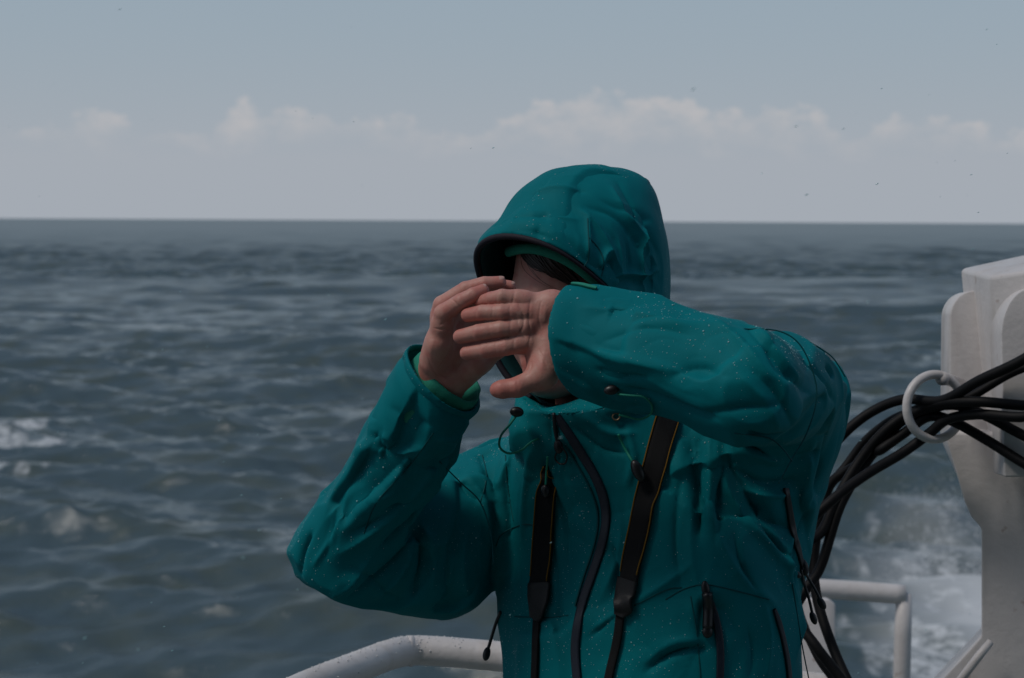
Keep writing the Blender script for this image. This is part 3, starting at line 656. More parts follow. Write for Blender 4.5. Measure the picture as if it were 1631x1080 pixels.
FOLDS = [
 # hood
 (5, 9, [(985,290),(1010,330),(1030,360),(1048,400)]), (-6, 7, [(975,300),(995,340),(1020,370),(1045,420)]), (4, 7, [(935,330),(980,345),(1010,380),(1030,420)]),
 (-5, 6, [(925,335),(950,360),(975,400),(990,440)]), (-7, 5, [(1030,358),(1022,395),(1020,430),(1028,470)]), (5, 6, [(1040,380),(1038,430),(1045,470)]),
 (-5, 4, [(935,345),(937,380),(936,410)]), (4, 6, [(850,310),(880,300),(930,305)]), (-3, 6, [(800,350),(860,345),(920,350)]), (3,7,[(790,372),(850,365),(905,395)]),
 (-6, 4, [(955,430),(965,405),(975,400)]), (5, 4, [(962,440),(972,415),(970,450)]), (-6, 4, [(975,445),(1000,436),(1025,440),(1048,430)]), (5, 4, [(975,452),(1000,446),(1030,452)]),
 (-5, 4, [(1035,430),(1040,455),(1036,475)]), (-4, 5, [(985,380),(990,410),(985,440)]), (4,5,[(1000,380),(1004,420),(1000,435)]), (3,6,[(960,320),(1000,340),(1036,350)]),
 # left sleeve: shoulder folds and the underside
 (7, 8, [(1150,492),(1205,525),(1245,575),(1285,618)]), (-7, 7, [(1190,520),(1225,560),(1262,605),(1290,625)]), (5, 7, [(1130,505),(1180,545),(1225,600)]),
 (-4, 6, [(1240,530),(1275,560),(1300,600)]), (-5, 6, [(1120,660),(1180,650),(1250,645)]), (-8, 7, [(1000,620),(1045,632),(1100,655),(1140,668)]), 
 (-6, 6, [(955,590),(990,602),(1030,600)]), (5, 8, [(950,560),(1000,575),(1060,590)]), (-5, 8, [(1070,600),(1110,585),(1160,600)]), (4, 10, [(930,490),(1010,500),(1100,520)]), (-3, 8, [(960,545),(1030,520),(1100,535)]),
 (-5, 5, [(1255,555),(1300,590),(1330,640)]), (4, 8, [(1305,560),(1335,600),(1340,660)]), (4,6,[(1180,600),(1220,640),(1240,680)]), (-5,6,[(1200,590),(1245,640),(1268,700)]),
 # under the left arm
 (-12, 7, [(1150,690),(1165,740),(1190,790),(1225,850),(1270,910)]), (9, 7, [(1140,690),(1150,760),(1180,820),(1230,880),(1268,915)]), (-10, 6, [(1190,690),(1215,700),(1250,692)]),
 (8, 7, [(1170,700),(1200,725),(1250,730)]), (-8, 6, [(1170,745),(1215,770),(1265,765)]), (7, 6, [(1185,780),(1225,790),(1260,785)]), (-9, 7, [(1195,800),(1225,830),(1255,840)]), (-10, 8, [(1100,700),(1110,780),(1115,860)]), (6,8,[(1300,660),(1290,740),(1280,800)]),(-5,6,[(1320,680),(1305,750),(1290,810)]),
 (6, 7, [(1125,800),(1150,870),(1190,930),(1230,960)]), (-6, 6, [(1170,850),(1180,900),(1210,950)]), (5,6,[(1262,850),(1250,900),(1270,960)]),(-6,5,[(1280,820),(1262,880),(1265,930)]),
 # chest
 (-10, 6, [(1145,672),(1150,720),(1148,790),(1140,860)]), (8, 6, [(1160,690),(1172,750),(1200,815),(1245,870),(1266,915)]), (-9, 5, [(1113,640),(1112,720),(1115,800),(1110,850)]), (6, 7, [(1128,650),(1130,740),(1128,830)]),
 (-7, 5, [(975,870),(985,905),(975,950)]), (6, 6, [(1000,690),(1010,730),(1000,770)]), (-6, 4, [(1035,1060),(1065,1040),(1105,1030),(1125,1035)]),
 (-5, 7, [(860,700),(870,760),(900,830),(905,900)]), (5, 8, [(845,720),(838,790),(835,860)]), (-6, 6, [(808,725),(806,780),(812,840),(800,900)]), (5,7,[(1100,900),(1060,930),(1010,960)]), (-5, 6, [(940,1015),(975,985),(1000,965)]), (6, 6, [(950,1000),(985,975),(1005,955)]),
 (-6, 8, [(1030,1070),(1070,1040),(1110,1035)]), (6, 9, [(1030,1055),(1075,1022),(1120,1020)]), (-4, 8, [(880,870),(890,940),(885,1010)]), (4, 9, [(985,800),(990,870),(960,950)]), (-5,7,[(1085,760),(1075,850),(1085,930)]), (4,9,[(1110,780),(1100,870),(1115,940)]),
 (-4, 7, [(830,980),(870,985),(900,975)]), (5,7,[(930,660),(970,690),(1010,690)]), (-5,6,[(920,680),(960,715),(1000,722)]), (-4,6,[(850,640),(875,665),(880,700)]), (4,6,[(890,760),(900,720),(895,690)]), (-4,6,[(1190,1000),(1200,1040),(1195,1080)]), (5,8,[(1215,960),(1225,1010),(1220,1080)]),
 # right sleeve
 (-12, 7, [(715,745),(690,790),(655,830),(610,870)]), (8, 8, [(700,730),(660,780),(600,840),(545,880)]), (-9, 6, [(660,840),(640,880),(600,920),(560,950)]), (8, 7, [(655,860),(640,910),(600,950)]),
 (-10, 6, [(655,840),(672,870),(668,910),(655,950)]), (7, 7, [(672,840),(690,880),(690,930)]), (-6, 7, [(640,800),(600,830),(560,850)]), (6, 8, [(630,780),(590,800),(550,830)]), (-5, 8, [(540,800),(530,850),(515,890)]), (6, 7, [(560,780),(540,840),(500,900)]),
 (-10, 5, [(495,850),(480,880),(478,915)]), (-5, 7, [(600,690),(585,730),(560,770)]), (4, 8, [(620,650),(650,665),(690,680)]), (-4, 7, [(570,700),(610,695),(640,710)]), (5, 7, [(560,720),(600,715),(650,735)]), (-6, 6, [(670,790),(640,800),(610,815)]),
 (-8, 8, [(785,800),(790,860),(785,930)]), (7, 8, [(745,760),(770,800),(780,850)]), (-6, 7, [(710,740),(740,780),(765,800)]), (5,8,[(740,850),(735,900),(745,950)]), (-5,8,[(720,860),(712,910),(716,960)]),(-5,6,[(700,700),(720,700),(735,690)]),(-4,6,[(560,900),(600,930),(640,960)]),(5,6,[(590,890),(560,930),(530,950)]),
]
def panels(v, f, n_seed, mixf, amax, seed, stretch=2.6):
    g = np.random.default_rng(seed); nn_ = vnormals(v, f); ids = g.choice(len(v), n_seed, replace=False)
    keep = []
    for i_ in ids:
        if all(np.linalg.norm(v[i_]-v[j_]) > .022 for j_ in keep): keep.append(i_)
    c = v[keep]; n_ = nn_[keep]+g.normal(0, .16, (len(keep), 3)); n_ /= np.linalg.norm(n_, axis=1, keepdims=True)
    t_ = np.cross(n_, g.normal(0, 1, (len(keep), 3))+np.array([0, 0, 1.2])); t_ = np.cross(n_, t_); t_ /= np.linalg.norm(t_, axis=1, keepdims=True)
    disp = np.zeros(len(v))
    for s0 in range(0, len(v), 20000):
        p = v[s0:s0+20000]; q = nn_[s0:s0+20000]; r_ = p[:, None]-c[None]; along = (r_*t_[None]).sum(2); d2 = (r_**2).sum(2)-along**2*(1-1/stretch**2)
        d2 = d2+np.clip(.5-(q@n_.T), 0, 2)*.02
        k_ = np.argpartition(d2, 8, axis=1)[:, :8]; rows_ = np.arange(len(p))[:, None]; cosn = np.clip((q@n_.T)[rows_, k_], .35, 1)
        off = -((r_[rows_, k_]*n_[k_]).sum(2))/cosn; w_ = np.exp(-(d2[rows_, k_]-d2[rows_, k_].min(1)[:, None])/.00050)
        off = np.clip(off, -.02, .02); T_ = .0012; e_ = w_*np.exp(-off/T_*.35); disp[s0:s0+20000] = (e_*off).sum(1)/e_.sum(1)
    return v+nn_*((np.clip(disp, -amax, amax)*mixf-.0022)*EM)[:, None]
JV = panels(JV, JF, 300, .64, .008, 5, 3.0)
JV = relax(JV, JF, 1, .5)
def ridged(v, sc, seed):
    n_ = fbm(v*np.array(sc), 2, seed); return (1-np.abs(n_-.5)*4)
FK = 1.15
EMK = EM
JV = folds(JV, JF, FOLDS)
mk = sstep(.42, .62, fbm(JV*9, 2, 55))
warp = np.stack([fbm(JV*12, 2, 60+k) for k in range(3)], 1)*.05
JV = JV+vnormals(JV, JF)*(np.clip(ridged(JV+warp, (17, 17, 10), 31), -.2, 1)*.0014*(.2+mk)+np.clip(ridged(JV+warp, (34, 34, 22), 37), 0, 1)*.0007*mk)[:, None]*EM[:, None]
# small crumples, generated along the larger ones
rf = random.Random(12); extra = []
for a_, w_, pts in FOLDS:
    for _ in range(2):
        jx, jy = rf.uniform(-26, 26), rf.uniform(-26, 26); k = rf.uniform(.35, .7)
        cx_ = sum(p[0] for p in pts)/len(pts); cy_ = sum(p[1] for p in pts)/len(pts)
        extra.append((rf.choice([-1, 1])*rf.uniform(.4, .8), rf.uniform(3.5, 5.5), [(cx_+(x-cx_)*k+jx+rf.uniform(-4, 4), cy_+(y-cy_)*k+jy+rf.uniform(-4, 4)) for x, y in pts]))
JV = folds(JV, JF, extra)
JN = vnormals(JV, JF); JS = Surface(JV, JF); JALL = JS

person = empty('person', (float(P(1040, 1080, 2.47)[0]), float(P(1040, 1080, 2.47)[1]), 0))
tag(person, 'person in a wet teal hooded rain jacket hiding the face behind both raised hands', 'person')

# split the one surface into body, hood and sleeves, keeping its normals
lab_d = np.stack([f_torso(JV), f_hood_outer(JV)+.004, sleeveR(JV), sleeveL(JV)], 1)
lab_d[:, 1] = np.minimum(lab_d[:, 1], ell(JV, H(0, -.165, .035), HAX, (.078, .055, .085))+.006)
lab = np.argmin(np.abs(lab_d), axis=1)
sl_ = smax(sleeveL(JV), -9, 0)
flab = np.array([np.bincount(r_, minlength=4).argmax() for r_ in lab[JF]])
def sub_obj(name, mask, m, parent):
    f = JF[mask]; ids, inv = np.unique(f, return_inverse=True); me = mesh_np(name, JV[ids], inv.reshape(f.shape))
    me.polygons.foreach_set('use_smooth', [True]*len(me.polygons)); o = link(name, me, m, parent)
    me.normals_split_custom_set_from_vertices(JN[ids].tolist()); return o
jacket = sub_obj('jacket', flab == 0, M_JACKET, person)
hood = sub_obj('hood', flab == 1, M_JACKET, jacket); sub_obj('sleeve', flab == 2, M_JACKET, jacket); sub_obj('sleeve', flab == 3, M_JACKET, jacket)
jacket['label'] = 'wet teal shell jacket with navy zips'; JT = Surface(JV, JF[flab <= 1])

# rim of the hood: bound in dark tape
def rim(gap=0.0, back=0.0, n=96):
    pts = []
    for k in range(n):
        a_ = 2*np.pi*k/n; cu, cv = math.sin(a_), math.cos(a_); lo1, hi1 = .0, .16
        for _ in range(26):
            m_ = (lo1+hi1)/2; q = np.array([[m_*cu, -.03+m_*cv, 0.]]); q[0, 2] = hood_h(q)[0]-back
            p_ = HC+q@HAX
            if f_hood_outer(p_, gap)[0] < 0: lo1 = m_
            else: hi1 = m_
        q = np.array([lo1*cu, -.03+lo1*cv, 0.]); q[2] = hood_h(q[None])[0]-back
        pts.append(HC+q@HAX)
    return np.array(pts), None
rp, _ = rim(.0027)
for _ in range(3): rp = (np.roll(rp, 1, 0)+2*rp+np.roll(rp, -1, 0))/4
# keep the part above the chin
ql = hl(rp); keep = ql[:, 1] > VBOT+.02
k0 = int(np.argmin(ql[:, 1])); rp2 = np.roll(rp, -k0, 0); ql2 = hl(rp2); rp2 = rp2[ql2[:, 1] > VBOT-.012]
rq = catmull(rp2, 3); v, f = tube(rq, np.interp(hl(rq)[:, 0], [-.06, .0, .035, .07], [.0040, .0040, .0034, .0022]), 14); link('brim_trim', mesh_np('brim_trim', v, f), M_TRIM, jacket)
# dark lining inside the brim and the mint inner hood
def shell_between(g0, g1, b0, b1, name, m, par, vmin):
    A, _ = rim(g0, b0); B_, _ = rim(g1, b1); C_, _ = rim(g1+.002, b1+.03)
    rows = [A, A*.7+B_*.3, A*.3+B_*.7, B_, C_]; n = len(A)
    for q in range(len(rows)):
        for _ in range(2): rows[q] = (np.roll(rows[q], 1, 0)+2*rows[q]+np.roll(rows[q], -1, 0))/4
    v = np.concatenate(rows); f = []
    for i in range(len(rows)-1):
        for k in range(n):
            l = (k+1) % n
            if min(hl(rows[i][k][None])[0, 1], hl(rows[i][l][None])[0, 1]) < vmin: continue
            f.append((i*n+k, i*n+l, (i+1)*n+l, (i+1)*n+k))
    o = link(name, mesh_np(name, v, f), m, par)
    so = o.modifiers.new('s', 'SOLIDIFY'); so.thickness = .0015; so.offset = 0; return o
shell_between(.0075, .010, .001, .045, 'hood_lining', M_LIN, jacket, VBOT-.02)
inner = empty('inner_jacket', (0, 0, 0)); inner.parent = person; inner.matrix_parent_inverse = Matrix.Translation(person.location).inverted()
inner['label'] = 'mint green inner layer at cuff and hood'
M_GR = M_GREEN

# ---- ribbons, cords and zips lying on the jacket
def ribbon(name, pts, m, parent, width=None, off=.0012, thick=.0016, n=8, on=None, dome=0.0):
    """pts: (x,y[,width px]); flat band following the cloth"""
    S = on or JS; q = catmull([(p[0], p[1], (p[2] if len(p) > 2 else width)) for p in pts], n)
    cs, ns, ws = [], [], []
    for x, y, w_ in q:
        a_, b_ = S.hit(x, y)
        if a_ is None: continue
        if cs and np.linalg.norm(a_-cs[-1]) > .11:
            if len(cs) < 5: cs, ns, ws = [], [], []
            else: continue
        cs.append(a_); ns.append(b_); ws.append(w_*np.linalg.norm(a_-CPOS)/FPX/2)
    cs, ns, ws = np.array(cs), np.array(ns), np.array(ws)
    for _ in range(4):
        cs[1:-1] = (cs[:-2]+2*cs[1:-1]+cs[2:])/4; ns[1:-1] = (ns[:-2]+2*ns[1:-1]+ns[2:])/4
    ns /= np.linalg.norm(ns, axis=1, keepdims=True); t = np.gradient(cs, axis=0); t /= np.linalg.norm(t, axis=1, keepdims=True)
    s = np.cross(t, ns); s /= np.linalg.norm(s, axis=1, keepdims=True)
    prof = [(-1, -.4), (-1, .7), (-.9, 1), (-.45, 1), (0, 1), (.45, 1), (.9, 1), (1, .7), (1, -.4)]; vs = []
    for x, h_ in prof:
        vs.append(cs+s*(ws*x)[:, None]+ns*(off+thick*h_+dome*(1-x*x)))
    k = len(prof); v = np.stack(vs, 1).reshape(-1, 3); f = []
    for i in range(len(cs)-1):
        for j in range(k): f.append((i*k+j, i*k+(j+1) % k, (i+1)*k+(j+1) % k, (i+1)*k+j))
    n0 = (len(cs)-1)*k
    for b0 in (0, n0):
        for j in range(0, k-2, 1): f.append((b0, b0+j+1, b0+j+2, b0+j+2)) if False else None
    o = link(name, mesh_np(name, v, f), m, parent); return o, (cs, ns, s, ws)
def cordline(name, pts, r, m, parent, off=.004, n=8, S=None):
    S = S or JS; q = catmull(pts, n); o = []
    last = None
    for x in q:
        a_, b_ = S.hit(x[0], x[1]); lift = x[2] if len(x) > 2 else off
        if a_ is None or (last is not None and np.linalg.norm(a_-last) > .06): 
            if last is None: continue
            d_ = np.dot(last-CPOS, ROTN@np.array([0, 0, -1])); a_ = P(x[0], x[1], d_)
            last = a_; o.append(a_); continue
        last = a_; rr_ = (CPOS-a_); rr_ /= np.linalg.norm(rr_); o.append(a_+rr_*lift)
    if len(o) < 4: o = [P(x[0], x[1], 2.40) for x in q]
    o = np.array(o)
    for _ in range(2): o[1:-1] = (o[:-2]+2*o[1:-1]+o[2:])/4
    v, f = tube(o, r, 8); return link(name, mesh_np(name, v, f), m, parent), o
def blobm(name, c, ax, r, m, parent):
    bm = bmesh.new(); bmesh.ops.create_icosphere(bm, subdivisions=3, radius=1)
    A = np.array(ax); 
    for v_ in bm.verts: v_.co = Vector(np.asarray(c)+(np.array(v_.co)*np.array(r))@A)
    return bm_obj(name, bm, m, parent, True)
CAX = np.array([dx, dy, dz])
def rotax(deg):
    c, s = math.cos(R(deg)), math.sin(R(deg)); return np.array([c*dx+s*dy, -s*dx+c*dy, dz])

ribbon('main_zip', [(888,662,13),(902,684,14),(922,715,15),(945,752,15),(961,790,15),(966,830,15),(958,872,15),(944,915,15),(930,955,15),(920,1000,15),(917,1040,15),(921,1090,15),(924,1150,15)], M_NAVY, jacket, thick=.0022, on=JT)
ribbon('zip_flap_edge', [(884,672,3),(892,695,3),(912,727,3),(934,765,3),(949,800,3),(953,835,3),(945,875,3),(930,920,3),(917,965,3)], M_SEAM, jacket, thick=.001, on=JT)
ribbon('pocket_zip', [(1122,930,7),(1132,958,10),(1142,995,12),(1147,1035,12),(1146,1085,12),(1142,1140,12)], M_NAVY, jacket, thick=.002)
ribbon('pocket_zip', [(1232,970,5),(1239,990,9),(1247,1022,10),(1254,1060,11),(1258,1110,11)], M_NAVY, jacket, thick=.002)
ribbon('pit_zip', [(1251,778,9),(1256,810,11),(1262,845,12),(1270,875,11),(1276,900,8)], M_BLACK, jacket, thick=.002)
SEAMS = [[(1185,524),(1240,527),(1275,550),(1297,600),(1300,640),(1285,690),(1262,730),(1240,770)], [(1290,545),(1325,568),(1346,600)],
 [(936,348),(938,390),(937,412),(930,425)], [(938,378),(955,398),(962,420),(958,440)], [(700,735),(735,770),(765,800),(782,850),(786,900)],
 [(690,690),(650,745),(600,800),(580,850)], [(765,800),(775,760),(768,725)], [(790,870),(800,850),(830,836),(850,836)], [(1060,955),(1090,938),(1122,931),(1160,938),(1225,955)],
 [(820,982),(870,984),(905,980)], [(1262,930),(1270,980),(1278,1030),(1288,1080)], [(1170,690),(1230,700),(1262,735)], [(1010,965),(1060,940),(1085,936)], [(1100,950),(1110,1010),(1116,1080)], [(805,725),(808,770),(818,830)]]
for s_ in SEAMS:
    o, fr = cordline('seam', s_, .0008, M_SEAM, jacket, off=.0002, n=10)
# cuff inner layer (mint) at the right wrist
v1 = []; ax_ = AR*.97+.24*np.array([1, 0, 0]); ax_ /= np.linalg.norm(ax_); u = np.cross(ax_, [0, 0, 1]); u /= np.linalg.norm(u); w_ = np.cross(ax_, u)
base = WR-AR*.004+np.array([.002, 0, 0])
prof = [(-.05, .041), (-.02, .0435), (.004, .0440), (.018, .0435), (.0225, .0425), (.0225, .0405), (.018, .0395), (.0, .0385), (-.04, .037)]
vs = []
for k in range(72):
    a_ = 2*np.pi*k/72; d_ = u*math.cos(a_)+w_*math.sin(a_); wob = .0009*math.sin(5*a_)+.0006*math.sin(11*a_)
    for h_, r_ in prof: vs.append(base+ax_*(h_+.001*math.sin(3*a_+1))+d_*(r_+wob))
k = len(prof); f = [(i*k+j, i*k+j+1, ((i+1) % 72)*k+j+1, ((i+1) % 72)*k+j) for i in range(72) for j in range(k-1)]
link('inner_cuff', mesh_np('inner_cuff', vs, f), M_GREEN, inner)
# mint tab on the left cuff
ribbon('cuff_tab', [(911,454,7),(925,455,7),(937,458,7),(950,461,6)], M_GREEN, jacket, thick=.002, n=4)

# zip pulls
def pull(pts, r, tip, tr=(.0042, .0085, .0032), ang=0, name='zip_pull', off=.005):
    o, q = cordline(name, pts, r, M_BLACK, jacket, off=off, n=6)
    c = q[-1]; blobm('pull_tip', c+(q[-1]-q[-2])/np.linalg.norm(q[-1]-q[-2])*tr[1]*.6, rotax(ang), tr, M_BLACK, jacket)
pull([(882,658),(884,685),(888,705)], .0022, None, (.0055, .0085, .004), 10)
o, q = cordline('pull_loop', [(892,712),(884,728),(890,738),(900,738),(903,725),(895,712)], .0011, M_BLACK, jacket, off=.006)
for px, py, ang, s_ in ((1124, 938, 8, 1), (1277, 903, 12, 1.1), (785, 982, -6, 1)):
    h, n_ = JS.hit(px+ (6 if px < 800 else 0), py)
    if h is not None: blobm('zip_slider', h+n_*.003, rotax(ang), (.0048*s_, .0095*s_, .0035), M_BLACK, jacket)
pull([(1126,945),(1128,965),(1127,1000)], .0062, None, (.0062, .0075, .004), 0)
pull([(1276,908),(1281,930),(1288,952),(1294,978)], .0018, None, (.0042, .0085, .0035), 20, off=.012)
pull([(1278,905),(1290,925),(1300,942),(1306,955)], .0018, None, (.0046, .0085, .0035), 30, off=.008)
pull([(797,975),(790,992),(783,1015),(777,1035)], .0022, None, (.0048, .0090, .004), -12, off=.004)
blobm('zip_slider', P(1269, 915, 2.38), rotax(-30), (.006, .004, .004), M_BLACK, jacket)

# drawcords and cord locks
def lock(px, py, r=(.011, .0075, .007), ang=0, lift=.005, par=jacket):
    h, n_ = JS.hit(px, py)
    if h is None: h = P(px, py, 2.36)
    blobm('cord_lock', h+(CPOS-h)/np.linalg.norm(CPOS-h)*lift, rotax(ang), r, M_BLACK, par)
dcol = 2.355
q = catmull([P(824, 660, dcol), P(812, 676, dcol-.005), P(798, 694, dcol-.01), P(796, 712, dcol-.01), P(810, 722, dcol-.008), P(830, 717, dcol-.004), P(845, 705, dcol), P(857, 699, dcol+.01)], 8)
v, f = tube(q, .0014, 8); link('drawcord', mesh_np('drawcord', v, f), M_CORD, jacket)
blobm('cord_lock', P(823, 656, dcol), rotax(-8), (.0085, .0062, .0062), M_BLACK, jacket)
lock(974, 621, (.0085, .0055, .005), 10)
cordline('drawcord', [(984,628),(1005,630),(1025,632),(1038,645),(1036,660),(1018,668),(1000,664),(986,661)], .0012, M_CORD, jacket, off=.006)
h, n_ = JS.hit(981, 663)
if h is not None:
    th = np.linspace(0, 2*np.pi, 20, endpoint=False); v, f = tube([h+n_*.002+.0042*(math.cos(t)*dx+math.sin(t)*dy) for t in th], .0012, 8, closed=True)
    link('eyelet', mesh_np('eyelet', v, f), mat('brass', (.20, .15, .10), .4, metallic=.6), jacket)
cordline('drawcord', [(985,692),(994,712),(1003,728),(1012,742)], .0016, M_CORD, jacket, off=.006)

# ---- body: head, neck, hands, forearms
def f_head(p):
    d = ell(p, H(0, .032, -.008), HAX, (.074, .090, .092))
    d = smin(d, ell(p, H(-.006, -.040, .040), HAX, (.063, .076, .067)), .03)
    d = smin(d, ell(p, H(0, -.108, .074), HAX, (.024, .016, .024)), .03)      # chin
    for s_ in (-1, 1): d = smin(d, cone(p, H(s_*.048, -.065, .0), H(s_*.012, -.106, .066), .020, .013), .02)
    d = smin(d, cone(p, H(0, -.006, .090), H(0, -.046, .116), .008, .012), .012)  # nose
    for s_ in (-1, 1):
        d = smin(d, ell(p, H(s_*.012, -.048, .104), HAX, (.008, .007, .010)), .006)
        d = smax(d, -ell(p, H(s_*.031, -.006, .096), HAX, (.016, .010, .012)), .012)
        d = smin(d, ell(p, H(s_*.031, -.007, .076), HAX, (.013, .011, .012)), .004)   # closed lids
        d = smin(d, ell(p, H(s_*.075, -.022, -.005), HAX, (.008, .028, .018)), .005)  # ears
        d = smin(d, ell(p, H(s_*.038, -.042, .072), HAX, (.018, .016, .016)), .015)   # cheeks
    d = smin(d, cone(p, H(-.018, -.080, .096), H(.018, -.080, .096), .0055, .0055), .005)
    d = smin(d, cone(p, H(-.015, -.090, .096), H(.015, -.090, .096), .0062, .0062), .005)
    return d
def f_body(p):
    d = f_head(p)
    d = smin(d, cone(p, H(0, -.05, -.02), P(968, 700, 2.48), .058, .060), .02)
    d = smin(d, cone(p, P(900, 780, 2.52), P(1180, 720, 2.42), .07, .07), .04)
    d = smin(d, cone(p, P(1000, 790, 2.48), P(1040, 1300, 2.48), .10, .11), .05)
    d = smin(d, cone(p, P(1225, 690, 2.44), SL+.01*np.array([0, 1, 0]), .04, .036), .02); d = smin(d, cone(p, SL+.01*np.array([0, 1, 0]), EL+.008*np.array([0, 1, 0]), .038, .032), .02); d = smin(d, cone(p, EL+.008*np.array([0, 1, 0]), WL-AL*.075+.012*np.array([0, 1, 0]), .032, .024), .02)
    d = smin(d, cone(p, P(860, 810, 2.55), ER, .05, .038), .03); d = smin(d, cone(p, ER, WR-AR*.02, .038, .026), .02)
    return d
BV, BF = surf(f_body, (-.34, 2.02, .98), (.40, 2.70, 1.72), .0032)
BV = relax(BV, BF, 1, .4)

def chain(p, js, rs, k=.0012):
    d = None
    for i in range(len(js)-1):
        c_ = cone(p, js[i], js[i+1], rs[i]*1.05, rs[i+1]*1.07); d = c_ if d is None else smin(d, c_, k)
    return d
def hand_field(fingers, palm, kp=.010, kf=.007):
    def fn(p):
        pm = None
        for a_, b_, ra, rb in palm:
            c_ = cone(p, a_, b_, ra, rb); pm = c_ if pm is None else smin(pm, c_, kp)
        out_ = pm
        for js, rs in fingers: out_ = np.minimum(out_, smin(pm, chain(p, js, rs), kf))
        return out_
    return fn
# left hand: palm to the camera, fingers to the left, thumb below
d0 = 2.205
LF = [
 ([P(834,477,d0+.002), P(800,472.5,d0), P(782,476,d0+.008), P(764,481,d0+.018)], [.0088,.0080,.0074,.0064]),          # little
 ([P(836,497,d0-.001), P(800,497.5,d0-.004), P(768,498,d0+.002), P(745,502,d0+.012)], [.0095,.0089,.0083,.0074]),      # ring
 ([P(836,521,d0-.002), P(798,524,d0-.005), P(762,530,d0), P(733,536,d0+.010)], [.0098,.0092,.0088,.0076]),              # middle
 ([P(838,546,d0-.001), P(806,552.5,d0-.004), P(773,558,d0), P(744,562.5,d0+.009)], [.0098,.0093,.0088,.0076]),          # index
]
LT = ([P(878,560,d0+.008), P(864,598,d0-.006), P(824,617,d0-.012), P(800,620,d0-.011), P(791,621,d0-.010)], [.0200,.0140,.0094,.0084,.0068])
LP = [(P(895,492,d0+.012), P(826,477,d0+.004), .0150, .0098), (P(895,505,d0+.012), P(827,497,d0+.004), .0150, .0104), (P(895,520,d0+.012), P(827,521,d0+.003), .0155, .0108), (P(892,535,d0+.012), P(830,547,d0+.003), .0155, .0108),
      (P(880,485,d0+.006), P(862,500,d0+.006), .0165, .0150),                                                       # heel, little-finger side
      (P(884,545,d0+.008), P(868,585,d0-.001), .0200, .0165), (P(862,550,d0+.010), P(852,570,d0+.006), .012, .009),  # ball of the thumb and web
      (P(905,525,d0+.014), P(975,545,d0+.0), .0270, .0280), (P(905,505,d0+.014), P(960,530,d0), .020, .022)]
fLh = hand_field(LF, LP)
def fL(p): return smin(fLh(p), chain(p, *LT, k=.008), .010)
# right hand: little-finger edge towards the camera, fingers bent over the top to the right
e0 = 2.262
RF = [
 ([P(704,520,e0-.018), P(706,499,e0-.026), P(735,480,e0-.040), P(754,470,e0-.040), P(769,463,e0-.036)], [.0105,.0098,.0086,.0080,.0068]),   # little
 ([P(703,505,e0-.002), P(705,486,e0-.008), P(742,461,e0-.018), P(772,453,e0-.020), P(796,450,e0-.018)], [.0108,.0102,.0088,.0083,.0070]),  # ring
 ([P(712,500,e0+.012), P(718,478,e0+.008), P(760,458,e0-.001), P(790,455,e0-.003), P(812,457,e0-.003)], [.0108,.0100,.0088,.0082,.0068]),    # middle
 ([P(728,505,e0+.026), P(738,484,e0+.024), P(775,470,e0+.014), P(800,470,e0+.010), P(820,474,e0+.010)], [.0105,.0098,.0088,.0082,.0068]),       # index
]
RT = ([P(738,590,e0+.026), P(764,572,e0+.026), P(790,556,e0+.020), P(808,548,e0+.016)], [.0170,.0135,.0105,.0085])
RP = [(P(694,588,e0+.020), P(704,518,e0-.016), .0170, .0122), (P(700,590,e0+.026), P(704,502,e0), .018, .0118), (P(712,592,e0+.030), P(713,500,e0+.014), .018, .0115), (P(724,590,e0+.034), P(728,506,e0+.026), .017, .0110),
      (P(692,575,e0+.006), P(698,548,e0-.010), .0165, .0150),                                                       # outer edge mound
      (P(735,592,e0+.024), P(756,578,e0+.016), .0175, .0170), (P(725,560,e0+.016), P(728,530,e0+.016), .014, .012), (P(738, 515, e0+.030), P(764, 565, e0+.030), .016, .017), (P(748,498,e0+.036), P(772,534,e0+.036), .018, .018),
      (P(702,600,e0+.034), WR-AR*.05, .0285, .0290), (P(712,602,e0+.030), WR-AR*.04+.006*dx, .024, .026)]
fRh = hand_field(RF, RP)
def fR(p): return smin(fRh(p), chain(p, *RT, k=.006), .008)
def hmesh(fn, pts, h, strokes, flush):
    a_ = np.array(pts); v, f = surf(fn, a_.min(0)-.034, a_.max(0)+.034, h); v = relax(v, f, 2, .5)
    v = v+vnormals(v, f)*((fbm(v*60, 2, 8)-.5)*.0006)[:, None]
    v = folds(v, f, strokes)
    fl = np.zeros(len(v))
    for c_, r_, s_ in flush: fl = np.maximum(fl, s_*np.exp(-(np.linalg.norm(v-c_, axis=1)/r_)**2))
    return v, f, fl
gr = lambda pts, a_=-1.1, w_=1.5: (a_*.95, w_*.85, pts)
FK = 1.0; EMK = None
LS = [gr([(820,462),(816,485)]), gr([(812,487),(811,509)]), gr([(813,512),(812,536)]), gr([(819,541),(817,566)]), gr([(785,487),(784,510)], -.8), gr([(779,514),(781,541)], -.8), gr([(789,545),(791,569)], -.8), gr([(792,463),(791,484)], -.7), gr([(758,490),(758,512)], -.6), gr([(752,522),(754,546)], -.6), gr([(764,549),(765,572)], -.6),
      gr([(826,485),(834,505),(832,525),(822,535)], -1.0, 2), gr([(845,478),(842,505),(845,535),(838,562)], -1.2, 2), gr([(822,500),(830,530),(846,552)], -.9, 1.8), gr([(862,480),(858,510),(866,535)], -.8, 2), gr([(838,597),(845,588),(846,575)], -1.2, 2), gr([(823,606),(826,630)], -.7), gr([(858,556),(870,575),(885,585)], -.6, 1.6), gr([(860,565),(872,585)], -.6, 1.6),
      (1.2, 6, [(868,488),(868,515)]), (1.4, 7, [(866,560),(864,590)])]
